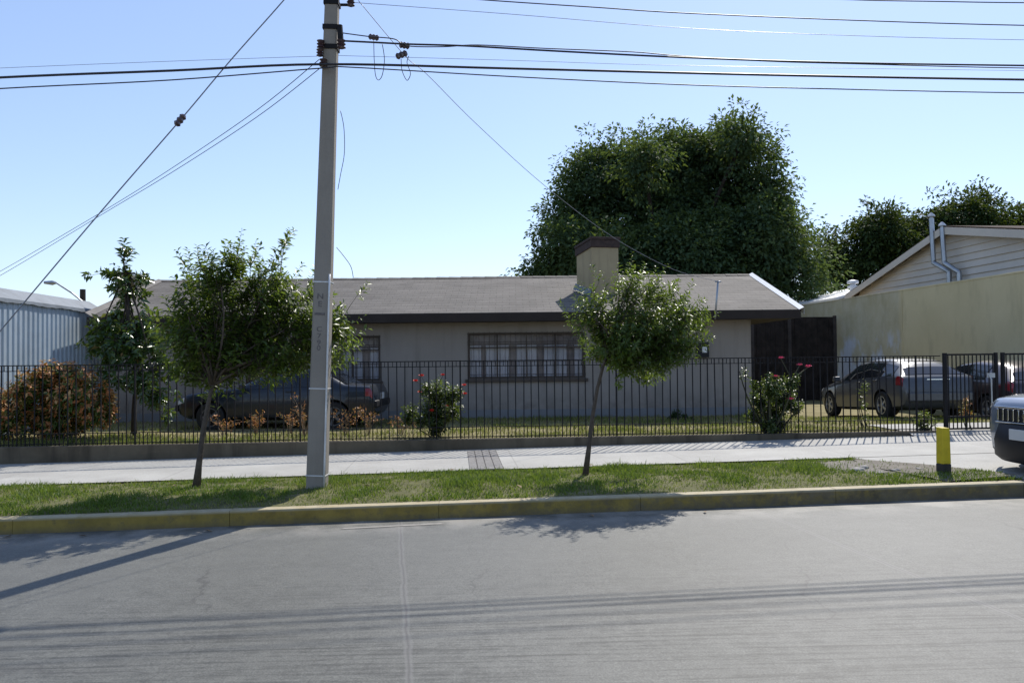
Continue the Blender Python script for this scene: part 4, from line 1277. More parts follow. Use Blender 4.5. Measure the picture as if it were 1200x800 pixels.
def bush(name, label, cat, base, lobes, ntips, per, leaf, mat, seed, stems=9, shoot=.2, width=.5, flowers=(), fmat=None, fr=.06, varmean=.45, stem_r=.012, topcol=None, upbias=.3):
    r = np.random.default_rng(seed)
    root = thing(name, label, cat, base)
    off = Vector(base)
    b = MB(off)
    tips, li, d = in_lobes(r, lobes, ntips, .45)
    L = np.array(lobes)
    for k in range(stems):
        q = lobes[k % len(lobes)]
        s0 = off + Vector((r.uniform(-.08, .08), r.uniform(-.08, .08), -.03))
        b.tube(limb_path(s0, Vector(q[:3]) + Vector((r.uniform(-.1, .1), r.uniform(-.1, .1), 0)), .1, seed + k, 5), [stem_r * (1 - .6 * i / 5) for i in range(6)], 5)
    dirs = unit(d + unit(tips - np.array([[off.x, off.y, off.z + .2]])) * .6 + r.normal(0, .3, tips.shape))
    ln = shoot * r.uniform(.6, 1.3, len(tips))
    fl = []
    for (px, py, D) in flowers:
        q = P(px, py, D); fl.append(q)
        j = int(np.argmin(np.sum((L[:, :3] - np.array(q)) ** 2, -1)))
        b.tube(limb_path(Vector(L[j, :3]), q, .05, seed, 3), stem_r * .45, 4)
    b.build('stems', M['stem'], root, fixn=False)
    base_, ax, up, L_ = shoots(r, tips, dirs, ln, per, leaf, 1.0, upbias)
    v = r.normal(varmean, .2, len(base_)) + np.repeat(r.normal(0, .14, len(tips)), per)
    if topcol:
        k = np.tile(np.linspace(0, 1, per), len(tips)); hgt = (base_[:, 2] - base_[:, 2].min()) / np.ptp(base_[:, 2])
        v = v + topcol * (k - .5) + .3 * (hgt - .45)
    leaf_mesh('foliage', base_ - np.array(off), ax, up, L_, L_ * width, mat, root, np.clip(v, 0, 1))
    for k, q in enumerate(fl):
        flower_mesh('flower', q, fr * r.uniform(.8, 1.15), fmat, root, off, seed + k)
    return root


D = 14.4
bp = P(68, 519, D); bp.z = .31
lb = px_lobes([(35, 480, 32), (60, 450, 30), (90, 455, 32), (25, 455, 20), (105, 480, 26), (70, 490, 32), (120, 465, 14), (42, 440, 16), (128, 485, 14), (5, 470, 18), (84, 436, 14), (8, 495, 20), (60, 437, 18), (118, 480, 22)], D, 2, .95, .4)
lb = [(x, y, z, rx * 1.08, rz * 1.08) for x, y, z, rx, rz in lb]
bush('rusty_bush', 'wide rounded shrub with rust-red leaf tips against the metal wall', 'bush', bp, lb, 900, 13, .11, M['leaf_red'], 61, 14, .2, .5, varmean=.46, topcol=.95)

D = 14.15
bp = P(510, 514, D); bp.z = .31
lb = px_lobes([(512, 455, 15), (520, 480, 17), (505, 475, 16), (530, 460, 12), (500, 452, 9), (512, 495, 14), (490, 490, 11), (480, 480, 10), (535, 478, 9), (475, 490, 8)], D, 12, 1.0, .25)
lb = [(x, y, z, rx * 1.22, rz * 1.15) for x, y, z, rx, rz in lb]
bush('rose_bush', 'rose bush with red blooms before the wall by the barred window', 'rose bush', bp, lb, 480, 10, .07, M['leaf_rose'], 71, 10, .22, .6,
     [(519, 440, 14.0), (544, 452, 14.0), (545, 462, 14.05), (494, 441, 14.0), (487, 447, 14.05), (506, 482, 13.95), (525, 476, 14.0), (492, 460, 14.0)], M['rose_red'], .06)
D = 14.0
bp = P(906, 508, D); bp.z = .31
lb = px_lobes([(905, 450, 17), (890, 465, 16), (920, 462, 18), (905, 480, 20), (885, 448, 9), (928, 445, 12), (880, 485, 12), (915, 495, 12), (900, 497, 12), (933, 475, 12), (872, 435, 5)], D, 14, 1.0, .3)
bush('rose_bush', 'larger rose bush with pink blooms before the dark timber gate', 'rose bush', bp, lb, 520, 10, .07, M['leaf_rose'], 81, 12, .23, .6,
     [(915, 420, 13.9), (937, 428, 13.9), (909, 442, 13.9), (926, 468, 13.85), (947, 430, 13.95)], M['rose_pink'], .065, stem_r=.02)
D = 17.6
bp = P(797, 494, D); bp.z = .29
bush('wall_shrub', 'small dark shrub at the foot of the house wall', 'bush', bp, px_lobes([(792, 485, 8), (804, 488, 7), (812, 491, 5), (785, 490, 5)], D, 3, .9, .1), 80, 8, .06, M['leaf_dark'], 91, 6, .1, .5)
D = 14.3
bp = P(1084, 508, D); bp.z = .32
bush('weed_clump', 'light green upright weeds behind the fence near the gate post', 'weed', bp, px_lobes([(1084, 488, 7), (1077, 494, 7), (1092, 495, 6), (1083, 500, 8)], D, 3, 1.2, .08), 60, 7, .09, M['grass'], 93, 8, .12, .25, upbias=.9)
bp = P(1133, 500, D); bp.z = .33
bush('weed_clump', 'brown withered weeds behind the driveway gate', 'weed', bp, px_lobes([(1133, 470, 6), (1130, 480, 6), (1138, 485, 5)], D, 5, 1.3, .08), 30, 6, .07, M['leaf_red'], 95, 7, .12, .35, varmean=.55, upbias=.7)
D = 15.2
bp = P(1013, 505, D); bp.z = .32
bush('weed_clump', 'tall thin weed standing before the taupe car', 'weed', bp, px_lobes([(1014, 450, 6), (1013, 470, 5), (1016, 485, 5), (1010, 460, 5)], D, 6, 1.6, .05), 26, 6, .07, M['leaf_rose'], 97, 4, .14, .35, varmean=.8, upbias=.7)


def dry_weed(label, px, py, D, h, n, seed):
    r = random.Random(seed)
    bp = P(px, py, D); bp.z = float(yard_z(bp.x, bp.y))
    root = thing('dry_weed', label, 'weed', bp, 0, 'withered weeds along the fence')
    b = MB(); lv = []
    for k in range(n):
        a = r.uniform(0, 6.28); ln = h * r.uniform(.5, 1.05); le = r.uniform(.15, 1.0)
        o = Vector((math.cos(a), math.sin(a), 0))
        pts = [o * .03, o * ln * le * .3 + Vector((0, 0, ln * .5)), o * ln * le * .8 + Vector((0, 0, ln * .85)), o * ln * le * 1.1 + Vector((0, 0, ln * (1.0 - .2 * le)))]
        b.tube(pts, [.006, .005, .004, .002], 4, cap=False)
        for j in range(5):
            p = pts[1].lerp(pts[3], r.random())
            q = p + Vector((r.uniform(-1, 1), r.uniform(-1, 1), r.uniform(-.2, 1))) * .12
            b.tube([p, q], [.003, .0015], 3, cap=False)
            lv.append(q)
    b.build('stalks', M['straw'], root, fixn=False)
    p = np.array([tuple(q) for q in lv for _ in range(3)])
    rg = np.random.default_rng(seed)
    n2 = len(p)
    leaf_mesh('leaves', p, rg.normal(0, 1, (n2, 3)) + np.array([0, 0, -.3]), rg.normal(0, 1, (n2, 3)), rg.uniform(.03, .07, n2), rg.uniform(.012, .025, n2), M['leaf_red'], root, np.clip(rg.normal(.75, .15, n2), 0, 1))


for k, (px, D, h, n, lab) in enumerate([
        (262, 15.0, .42, 14, 'clump of dry brown weeds before the front wheel of the dark sedan'),
        (300, 14.9, .55, 16, 'sprawling dry brown weeds before the front door of the dark sedan'),
        (340, 15.2, .50, 12, 'dry brown weeds between the young tree and the concrete pole'),
        (357, 14.6, .95, 16, 'tall straw-coloured dry weed leaning on the fence behind the concrete pole'),
        (405, 14.8, .55, 12, 'dry twiggy weeds just past the concrete pole before the sedan tail'),
        (432, 14.7, .60, 13, 'dry branching weeds before the rear bumper of the dark sedan'),
        (470, 14.6, .35, 10, 'low dry weeds at the foot of the red rose bush')]):
    dry_weed(lab, px, 510, D, h * .85, int(n * .7), 200 + k)

# ------------------------------------------------------------------ vehicles
def interp_st(st, x):
    for a, c in zip(st[:-1], st[1:]):
        if a[0] >= x >= c[0]:
            k = (a[0] - x) / (a[0] - c[0]) if a[0] != c[0] else 0
            return [u + (v - u) * k for u, v in zip(a, c)]
    return list(st[0] if x > st[0][0] else st[-1])


def section(q):
    x, zb, zt, zr, w, wr = q
    hm = (zb + zt) / 2
    lift = max(zr - zt, .01)
    return [(0, zb), (w * .80, zb), (w * .95, zb + .06), (w, hm), (w * .985, zt - .07), (w * .955, zt),
            ((w * .955 + wr) / 2 + .012, zt + lift * .5), (wr + .012, zt + lift * .86), (wr * .86, zt + lift * .97), (wr * .45, zr + .006), (0, zr + .01)]


def surf(st, x, j, side):
    s = section(interp_st(st, x))
    i = min(int(j), len(s) - 2); k = j - i
    y = s[i][0] + (s[i + 1][0] - s[i][0]) * k; z = s[i][1] + (s[i + 1][1] - s[i][1]) * k
    return Vector((x, y * side, z))


def patch(st, xr, jr, side, off=.006, nx=8, nj=5, skew=(0, 0)):
    """a piece of the body's own surface lifted by off; xr shifts by skew at the top"""
    vs, fs = [], []
    for a in range(nx + 1):
        for c in range(nj + 1):
            u, v = a / nx, c / nj
            x = (xr[0] + skew[0] * v) * (1 - u) + (xr[1] + skew[1] * v) * u
            j = jr[0] + (jr[1] - jr[0]) * v
            p = surf(st, x, j, side)
            p1 = surf(st, x + .01, j, side); p2 = surf(st, x, min(j + .05, 9.99) if j < 9.9 else j - .05, side)
            nrm = (p1 - p).cross(p2 - p)
            if nrm.length > 1e-9:
                nrm.normalize()
                if nrm.y * side + nrm.z * .4 < 0: nrm = -nrm
            vs.append(p + nrm * off)
    for a in range(nx):
        for c in range(nj):
            i = a * (nj + 1) + c
            fs.append((i, i + nj + 1, i + nj + 2, i + 1))
    return vs, fs


def make_car(name, label, st, paint, loc, head, wheels, wr_, glass, rot=(0, 0), lights=None, plate_end='rear', grille=None, doors=(), detail=True, group=None, mirror_x=.75, cladding=False, rim_mat=None):
    root = thing(name, label, 'car', loc, rot=(rot[0], rot[1], head), group=group)
    N = 60
    x0, x1 = st[0][0], st[-1][0]
    xs_ = np.concatenate([np.linspace(x0, x0 - .25, 8)[:-1], np.linspace(x0 - .25, x1 + .25, N), np.linspace(x1 + .25, x1, 8)[1:]])
    bm = bmesh.new()
    rows = []
    for x in xs_:
        s = section(interp_st(st, x))
        row = [bm.verts.new((x, y, z)) for (y, z) in s] + [bm.verts.new((x, -y, z)) for (y, z) in s[-2:0:-1]]
        rows.append(row)
    m = len(rows[0])
    for a, c in zip(rows[:-1], rows[1:]):
        for k in range(m):
            bm.faces.new((a[k], a[(k + 1) % m], c[(k + 1) % m], c[k]))
    bm.faces.new(rows[0]); bm.faces.new(rows[-1][::-1])
    bmesh.ops.recalc_face_normals(bm, faces=bm.faces)
    for _ in range(1): bmesh.ops.smooth_vert(bm, verts=bm.verts, factor=.25, use_axis_x=True, use_axis_y=True, use_axis_z=True)
    me = bpy.data.meshes.new('body'); bm.to_mesh(me); bm.free()
    tmp = bpy.data.objects.new('tmp', me); COL.objects.link(tmp)
    cm = MB()
    wmax = max(q[4] for q in st)
    for wx in wheels:
        for sd_ in (-1, 1):
            xf = Matrix.Translation((wx, sd_ * (wmax - .10), wr_)) @ Matrix.Rotation(PI / 2, 4, 'X')
            cm.lathe([(wr_ + .055, -.16), (wr_ + .055, .25)] if sd_ < 0 else [(wr_ + .055, -.25), (wr_ + .055, .16)], 28, 0, xf)
    cut = cm.build('tmpcut', M['black_plastic'])
    md = tmp.modifiers.new('b', 'BOOLEAN'); md.object = cut; md.operation = 'DIFFERENCE'; md.solver = 'EXACT'
    dg = bpy.context.evaluated_depsgraph_get()
    nm = bpy.data.meshes.new_from_object(tmp.evaluated_get(dg))
    nm.name = 'body'
    bpy.data.objects.remove(tmp); bpy.data.objects.remove(cut)
    nm.materials.clear()
    body = link_mesh('body', nm, [paint, M['black_plastic']], root, True)
    # wells and sills take the dark plastic
    idx = []
    for p in nm.polygons:
        c = p.center
        inner = any(math.hypot(c.x - wx, c.z - wr_) < wr_ + .056 and abs(c.y) < wmax - .02 for wx in wheels)
        low = c.z < st[len(st) // 2][1] + (.13 if cladding else .03)
        idx.append(1 if inner or low else 0)
    nm.polygons.foreach_set('material_index', idx)
    try:
        nm.set_sharp_from_angle(angle=rad(38))
    except Exception:
        pass
    for (kind, xr, jr, sk) in glass:
        if kind == 'side':
            for sd_ in (-1, 1):
                vs, fs = patch(st, xr, jr, sd_, .006, 8, 6, sk)
                b = MB(); b.add(vs, fs); b.build('side_window', M['carglass'], root, smooth=True, fixn=False)
        else:
            b = MB()
            for sd_ in (-1, 1):
                vs, fs = patch(st, xr, jr, sd_, .008, 8, 8); b.add(vs, fs)
            b.build('windscreen' if kind == 'front' else 'rear_window', M['carglass'], root, smooth=True, fixn=False)
    # wheels
    for wx in wheels:
        for sd_ in (-1, 1):
            xf = Matrix.Translation((wx, sd_ * (wmax - .115), wr_)) @ Matrix.Rotation(-sd_ * PI / 2, 4, 'X')
            b = MB()
            ri = wr_ * .66
            b.lathe([(ri, -.10), (wr_ * .93, -.10), (wr_, -.075), (wr_, .075), (wr_ * .93, .10), (ri, .10)], 32, 0, xf, False)
            w_ = b.build('wheel', M['tyre'], root, smooth=False, fixn=False)
            b = MB()
            b.lathe([(ri * 1.005, .02), (ri * 1.005, .098), (ri * .9, .098), (ri * .88, .07)], 32, 0, xf, False)
            b.lathe([(ri * .24, .03), (ri * .22, .10)], 12, 0, xf)
            for k in range(5):
                b.box(ri * .18, ri * .93, -ri * .13, ri * .13, .065, .088, 0, xf @ Matrix.Rotation(2 * PI * k / 5, 4, 'Z'))
            b.lathe([(ri * .95, .0), (ri * .95, .02)], 24, 1, xf)
            b.build('rim', [rim_mat or M['rim'], M['black_plastic']], w_)
    for (nm_, xr, jr, mat) in (lights or ()):
        for sd_ in (-1, 1):
            vs, fs = patch(st, xr, jr, sd_, .009, 6, 5)
            b = MB(); b.add(vs, fs); b.build(nm_, mat, root, smooth=True, fixn=False)
    # door seams and handles
    for (xd, hx) in doors:
        for sd_ in (-1, 1):
            pts = [surf(st, xd, j, sd_) + Vector((0, sd_ * .002, 0)) for j in (2.2, 3, 3.5, 4, 4.6, 5, 6, 6.9)]
            b = MB(); b.tube(pts, .004, 4); b.build('door_seam', M['black_plastic'], root)
            if hx is not None:
                p = surf(st, hx, 4.25, sd_)
                b = MB(); b.cbox(p + Vector((0, sd_ * .012, 0)), (.17, .03, .028)); b.build('door_handle', paint, root, bevel=.008)
    for sd_ in (-1, 1):
        p = surf(st, mirror_x, 5.3, sd_)
        b = MB(); b.cbox(p + Vector((0, sd_ * .10, .05)), (.09, .17, .12)); b.cbox(p + Vector((.01, sd_ * .02, .01)), (.05, .06, .04))
        b.build('wing_mirror', paint if detail else M['black_plastic'], root, bevel=.02)
    return root


def plate(root, x, z, facing, text=None):
    b = MB(); b.box(x - .008, x + .008, -.18, .18, z - .065, z + .065); o = b.build('number_plate', M['plate'], root, bevel=.004)
    return o


# estate-like hatchback beside the ochre wall
hatch = [(2.10, .34, .50, .54, .58, .45), (2.04, .24, .62, .67, .72, .58), (1.85, .20, .74, .80, .81, .64), (1.5, .19, .82, .90, .85, .68), (1.05, .18, .88, .99, .865, .70),
         (.95, .18, .90, 1.03, .87, .69), (.10, .18, .93, 1.43, .875, .60), (-.5, .18, .95, 1.49, .875, .60), (-1.15, .18, .97, 1.45, .87, .56), (-1.58, .19, .98, 1.33, .85, .51),
         (-1.98, .22, .98, 1.03, .82, .66), (-2.08, .30, .90, .94, .78, .62), (-2.13, .42, .62, .66, .70, .55)]
hatch = [(q[0], q[1], q[2] * .94, q[3] * .915, q[4], q[5]) for q in hatch]
a = math.atan2(math.cos(rad(-3)), math.sin(rad(-3)))         # heading into the lot
hl = Vector((8.98, 19.15, 0)); hl.z = float(yard_z(9, 18.0)) - .04
hc = make_car('hatchback', 'taupe five-door hatchback parked nose-in beside the ochre wall', hatch, M['paint_taupe'], hl, a, (1.32, -1.28), .305,
              [('side', (.62, -.30), (5.15, 6.85), (-.42, -.02)), ('side', (-.36, -1.12), (5.15, 6.85), (0, .0)), ('side', (-1.18, -1.68), (5.15, 6.75), (0, .12)), ('front', (.90, .16), (7.3, 10), None), ('rear', (-1.72, -1.96), (7.0, 10), None)],
              rot=(0, rad(2.8)), lights=[('tail_lamp', (-1.86, -2.06), (3.6, 5.05), M['lamp_red']), ('headlamp', (1.75, 2.03), (4.0, 5.1), M['lamp_clear'])], doors=((-.33, -.25 + .0), (-1.15, -1.02)))
b = MB(); b.box(-2.165, -2.12, -.72, .72, .38, .58); b.build('rear_bumper', M['paint_taupe'], hc, bevel=.03)
plate(hc, -2.075, .74, -1)
b = MB(); b.box(-2.075, -2.055, -.25, .25, .84, .86); b.build('boot_trim', M['chrome'], hc)

# old dark sedan along the house front, facing the metal wall
sedan = [(2.15, .40, .56, .60, .66, .56), (2.10, .30, .66, .72, .76, .66), (1.9, .24, .74, .80, .80, .70), (1.4, .22, .80, .87, .825, .71), (.85, .21, .84, .93, .835, .71), (.78, .21, .85, .95, .835, .70),
         (.05, .21, .87, 1.33, .84, .58), (-.5, .21, .88, 1.37, .84, .58), (-.95, .21, .89, 1.33, .84, .57), (-1.5, .22, .90, .98, .835, .70), (-1.6, .22, .90, .965, .83, .71), (-2.05, .26, .88, .94, .79, .68), (-2.15, .36, .70, .74, .74, .62)]
sedan = [(q[0] * .95, q[1], q[2] * .97, q[3] * .96, q[4], q[5]) for q in sedan]
sl_ = P(336, 500, 17.1); sl_.z = .27
sn = make_car('sedan', 'old dark blue sedan parked along the house front, half hidden by weeds', sedan, M['paint_navy'], sl_, PI - rad(2), (1.32, -1.22), .29,
              [('side', (.52, -.42), (5.12, 6.85), (-.42, 0)), ('side', (-.48, -1.22), (5.12, 6.85), (0, .40)), ('front', (.74, .10), (7.3, 10), None), ('rear', (-1.02, -1.46), (7.3, 10), None)],
              lights=[('tail_lamp', (-1.86, -2.0), (3.6, 4.9), M['lamp_red']), ('headlamp', (1.86, 2.0), (3.8, 4.95), M['lamp_clear'])], doors=((-.45, -.33), (-1.0, -.9)), mirror_x=.62, rim_mat=M['rim_dull'])
b = MB(); b.box(2.0, 2.08, -.74, .74, .41, .55); b.build('front_bumper', M['black_plastic'], sn, bevel=.03)
b = MB(); b.box(-2.08, -2.0, -.74, .74, .45, .60); b.build('rear_bumper', M['black_plastic'], sn, bevel=.03)
plate(sn, -2.05, .67, -1)

# small maroon car at the back of the driveway
ml = Vector((11.05, 18.6, float(yard_z(11, 18.6)) - .03))
mc = make_car('hatchback', 'dark maroon small car parked behind the driveway gate', hatch, M['paint_maroon'], ml, a - rad(2), (1.32, -1.28), .305,
              [('side', (.62, -.30), (5.15, 6.85), (-.42, -.02)), ('side', (-.36, -1.12), (5.15, 6.85), (0, .0)), ('front', (.90, .16), (7.3, 10), None), ('rear', (-1.72, -1.96), (7.0, 10), None)],
              lights=[('tail_lamp', (-1.86, -2.06), (3.6, 5.05), M['lamp_red']), ('headlamp', (1.75, 2.03), (4.0, 5.1), M['lamp_clear'])], doors=((-.33, None),))
plate(mc, -2.09, .78, -1)

# sport utility car nosing out over the driveway apron
suv = [(2.20, .42, .78, .84, .50, .40), (2.17, .33, .88, .95, .70, .58), (2.05, .27, .95, 1.02, .82, .68), (1.8, .25, .98, 1.06, .88, .72), (1.3, .24, 1.02, 1.10, .905, .74), (.95, .24, 1.04, 1.14, .91, .74),
       (.20, .24, 1.06, 1.58, .91, .62), (-.5, .24, 1.07, 1.64, .91, .62), (-1.4, .24, 1.09, 1.61, .90, .61), (-1.85, .26, 1.10, 1.50, .88, .60), (-2.10, .30, 1.10, 1.16, .85, .68), (-2.18, .42, .95, 1.0, .80, .62)]
fc = P(1202, 505, 9.6)
head = PI + YAW + rad(3)
uz = gz(ST(fc.x, fc.y)[0] + 1.5, .015)
ul = Vector((fc.x, fc.y, 0)) - Vector((math.cos(head), math.sin(head), 0)) * 2.24; ul.z = uz
su = make_car('sport_utility_car', 'silver blue sport utility car nosing out across the driveway apron', suv, M['paint_silver'], ul, head, (1.32, -1.33), .345,
              [('side', (.72, -.32), (5.15, 6.85), (-.40, -.02)), ('side', (-.38, -1.2), (5.15, 6.85), (0, 0)), ('side', (-1.26, -1.8), (5.2, 6.75), (0, .12)), ('front', (.90, .26), (7.3, 10), None), ('rear', (-1.88, -2.08), (7.0, 10), None)],
              lights=[('tail_lamp', (-1.95, -2.12), (3.6, 5.0), M['lamp_red']), ('headlamp', (1.88, 2.155), (4.15, 5.05), M['lamp_clear'])], doors=((-.35, -.25), (-1.22, -1.1)), cladding=True)
b = MB()
b.box(2.185, 2.215, -.50, .50, .735, .905)
gr = b.build('grille', M['black_plastic'], su, bevel=.02)
b = MB()
for k in range(12): b.box(2.216, 2.232, -.47 + k * .0855 - .010, -.47 + k * .0855 + .010, .75, .89)
b.box(2.214, 2.228, -.52, .52, .905, .925); b.box(2.214, 2.228, -.52, .52, .72, .735)
b.build('grille_frame', M['chrome'], gr, bevel=.004)
b = MB(); b.lathe([(.055, 0), (.055, .012), (.045, .018)], 20, 0, Matrix.Translation((2.225, 0, .82)) @ Matrix.Rotation(PI / 2, 4, 'Y')); b.build('emblem', M['chrome'], su)
b = MB()                                                       # dark lower bumper that wraps the corners
prof = []
for k in range(-12, 13):
    y = .86 * k / 12; f_ = abs(k / 12)
    x = 2.255 - .33 * f_ ** 3.2
    prof.append((x, y))
vs = []
for (x, y) in prof: vs += [(x - .06, y, .24), (x + .02, y, .30), (x + .035, y, .50), (x, y, .70), (x - .05, y, .72)]
b.add(vs, [(5 * i + j, 5 * i + 5 + j, 5 * i + 6 + j, 5 * i + 1 + j) for i in range(24) for j in range(4)])
fb = b.build('front_bumper', M['black_plastic'], su, smooth=True)
plate(su, 2.31, .60, 1)
b = MB()
for sd_ in (-1, 1): b.tube([surf(suv, x, 7.9, sd_) + Vector((0, 0, .05)) for x in (.1, -.3, -.8, -1.3, -1.6)], .015, 6)
b.build('roof_rail', M['black_plastic'], su)

# ------------------------------------------------------------------ bollard
bb = gpos(1106, 553, .195)
bo = thing('bollard', 'square yellow post with black foot at the corner of the verge', 'bollard', bb - Vector((0, 0, .02)), YAW + rad(8))
b = MB(); b.box(-.06, .06, -.06, .06, -.1, .125); b.build('foot', M['black_base'], bo, bevel=.008)
b = MB()
b.add([(-.058, -.058, .125), (.058, -.058, .125), (.058, .058, .125), (-.058, .058, .125), (-.053, -.053, .56), (.053, -.053, .555), (.053, .053, .56), (-.053, .053, .565)],
      [(0, 3, 2, 1), (4, 5, 6, 7), (0, 1, 5, 4), (1, 2, 6, 5), (2, 3, 7, 6), (3, 0, 4, 7)])
b.build('shaft', M['yellow'], bo, bevel=.008)

# ------------------------------------------------------------------ concrete pole
PD = 9.72
p_b, p_t = P(371.5, 573, PD), P(393.5, -130, PD)
pole = thing('utility_pole', 'tall tapering concrete pole leaning slightly on the verge with stencilled marks', 'pole', p_b)
ax = (p_t - p_b); HL = ax.length; az_ = ax.normalized()
xa_ = (Vector((1, 0, 0)) - az_ * az_.x).normalized(); ya_ = az_.cross(xa_)
PM = Matrix((xa_, ya_, az_)).transposed().to_4x4()             # pole frame: x along the street, y away, z up the shaft
def pw(h): return .117 - (.117 - .070) * h / HL
b = MB()
nz = 14
vs, fs = [], []
for i in range(nz + 1):
    h = -.3 + (HL + .3) * i / nz
    w = pw(max(h, 0)); c = w * .18; d = w * .85
    ring = [(-w + c, -d), (w - c, -d), (w, -d + c), (w, d - c), (w - c, d), (-w + c, d), (-w, d - c), (-w, -d + c)]
    vs += [PM @ Vector((x, y, h)) for x, y in ring]
for i in range(nz):
    for k in range(8):
        fs.append((i * 8 + k, i * 8 + (k + 1) % 8, i * 8 + 8 + (k + 1) % 8, i * 8 + 8 + k))
fs.append(tuple(range(nz * 8, nz * 8 + 8)))
b.add(vs, fs); b.build('shaft', M['pole'], pole)
def hp(py): return (p_b - P(371.5 + (573 - py) * .031, py, PD)).length      # height up the shaft for an image row
for py in (331, 455, 556):
    h = hp(py); w = pw(h) + .004; d = pw(h) * .85 + .004
    b = MB(); b.box(-w, w, -d, d, h - .008, h + .008, 0, PM); b.build('strap', M['band'], pole, bevel=.004)
b = MB()
cpts = [PM @ Vector((pw(h) * .93, -pw(h) * .85 - .014, h)) for h in np.linspace(.02, hp(322), 12)]
b.tube(cpts, .012, 8); b.build('earth_conduit', M['band'], pole, smooth=True)
def letter(ch, py, size, sx=1.0):
    cu = bpy.data.curves.new('lettering', 'FONT'); cu.body = ch; cu.size = size; cu.align_x = 'CENTER'; cu.align_y = 'CENTER'; cu.extrude = .0015
    o = bpy.data.objects.new('tmp', cu); COL.objects.link(o)
    me = bpy.data.meshes.new_from_object(o.evaluated_get(bpy.context.evaluated_depsgraph_get())); bpy.data.objects.remove(o)
    h = hp(py)
    mm = PM @ Matrix.Translation((-.012, -pw(h) * .85 - .002, h)) @ Matrix.Rotation(PI / 2, 4, 'X') @ Matrix.Diagonal((sx, 1, 1, 1))
    me.transform(mm)
    ob = link_mesh('lettering', me, M['ink'], pole)
for ch, py, sz in (('C', 386, .085), ('7', 394, .085), ('9', 401.5, .085), ('0', 408, .085), ('N', 348, .095), ('E', 357, .095)):
    letter(ch, py, sz, 1.15)
h = hp(368); b = MB(); b.box(-.075, .05, -pw(h) * .85 - .004, -pw(h) * .85 - .001, h - .016, h + .012, 0, PM); b.build('painted_band', M['ink'], pole)
# ironwork at the head
def pp(px, py, dD=0.0): return P(px, py, PD + dD)
for py in (34, 57, 5):
    b = MB(); h = hp(py); w = pw(h) + .012; d = pw(h) * .85 + .012
    b.box(-w, w, -d, d, h - .03, h + .03, 0, PM); b.build('clamp', M['iron'], pole, bevel=.005)
for (x0, y0, x1, y1, rr_) in ((398, 30, 400, 56, .035), (399, 6, 410, 6, .018)):
    b = MB(); b.tube([pp(x0, y0, -.1), pp(x1, y1, -.1)], rr_, 8); b.build('bracket', M['iron'], pole)
for (px, py, r_) in ((376, 52, .05), (375, 62, .045), (379, 74, .05), (400, 52, .055), (411, 3, .05)):
    c = pp(px, py, -.1)
    b = MB(); b.lathe([(r_ * .5, -r_), (r_, -r_ * .8), (r_ * .6, -r_ * .3), (r_, 0), (r_ * .6, r_ * .3), (r_, r_ * .8), (r_ * .5, r_)], 12, 0, Matrix.Translation(c - p_b))
    b.build('insulator', M['porc'], pole)
for o in pole.children:
    if o.name.startswith('bracket'): o.data.transform(Matrix.Translation(-p_b))

# ------------------------------------------------------------------ overhead lines
def wire(name, label, pts, r, mat=None, cat='cable', group=None, sub=6, fittings=()):
    """pts: (px, py, depth); a smooth run through them"""
    V = [P(*p) for p in pts]
    r *= .74
    out = []
    for i in range(len(V) - 1):
        p0 = V[max(i - 1, 0)]; p1 = V[i]; p2 = V[i + 1]; p3 = V[min(i + 2, len(V) - 1)]
        for k in range(sub):
            t = k / sub
            out.append(.5 * ((2 * p1) + (p2 - p0) * t + (2 * p0 - 5 * p1 + 4 * p2 - p3) * t * t + (3 * p1 - p0 - 3 * p2 + p3) * t ** 3))
    out.append(V[-1])
    o0 = out[0]
    if fittings:
        root = thing(name, label, cat, o0, 0, group)
        b = MB(o0); b.tube(out, r, 6); b.build('line', mat or M['wire'], root, smooth=True)
        for f in fittings:
            a, c = P(*f[0]), P(*f[1])
            b = MB(o0); m_ = [a.lerp(c, k / 6) for k in range(7)]
            b.tube(m_, [f[2] * q for q in (.5, 1, .7, 1, .7, 1, .5)], 8); b.build('insulator', M['porc'], root)
    else:
        b = MB(o0); b.tube(out, r, 6); o = b.build(name, mat or M['wire'], None, smooth=True); o.location = o0
        tag(o, label, cat, group)


def dd(px, base=PD):                                            # depth of a line running along the street
    k = (px - 600) / FPX; k0 = (390 - 600) / FPX
    return base * (1 - k0 * SY / CY) / (1 - k * SY / CY)


GW = 'lines along the street'
def run(pts, base=PD): return [(x, y, dd(x, base)) for x, y in pts]
wire('power_cable', 'thickest black cable, passing just under the pole brackets', run([(-260, 106), (0, 91), (200, 83), (380, 75.5), (600, 80.5), (900, 88), (1200, 93.5), (1450, 96)], PD - .16), .019, group=GW)
wire('power_cable', 'thin cable hanging lowest below the thickest black cable', run([(-260, 121), (0, 104), (200, 94), (378, 80), (410, 79), (600, 90), (800, 99.5), (1000, 105), (1200, 109), (1450, 111)], PD - .18), .010, group=GW)
wire('power_cable', 'black twin cable strained from the pole through brown insulators', run([(399, 48, ), (440, 50), (480, 52), (545, 54), (650, 60), (800, 67.5), (960, 73), (1200, 77), (1450, 79)], PD - .12), .015, group=GW,
     fittings=[((468, 52.5, dd(470)), (480, 54.5, dd(480)), .045), ((464, 67, dd(465)), (477, 62, dd(477)), .045)])
wire('power_cable', 'slack upper strand twisting along the black twin cable', run([(402, 39), (432, 43), (462, 46), (477, 54), (520, 55), (560, 53), (640, 57), (740, 61), (800, 66), (900, 72), (1000, 75), (1200, 80), (1450, 82)], PD - .10), .009, group=GW,
     fittings=[((432, 43, dd(435)), (444, 45, dd(445)), .04)])
wire('power_cable', 'dark strand entering the sky from the top edge past the pole', run([(396, -18), (470, -9), (565, 0), (700, 9), (800, 15.5), (1000, 24), (1200, 30), (1450, 33)], PD + .25), .010, group=GW)
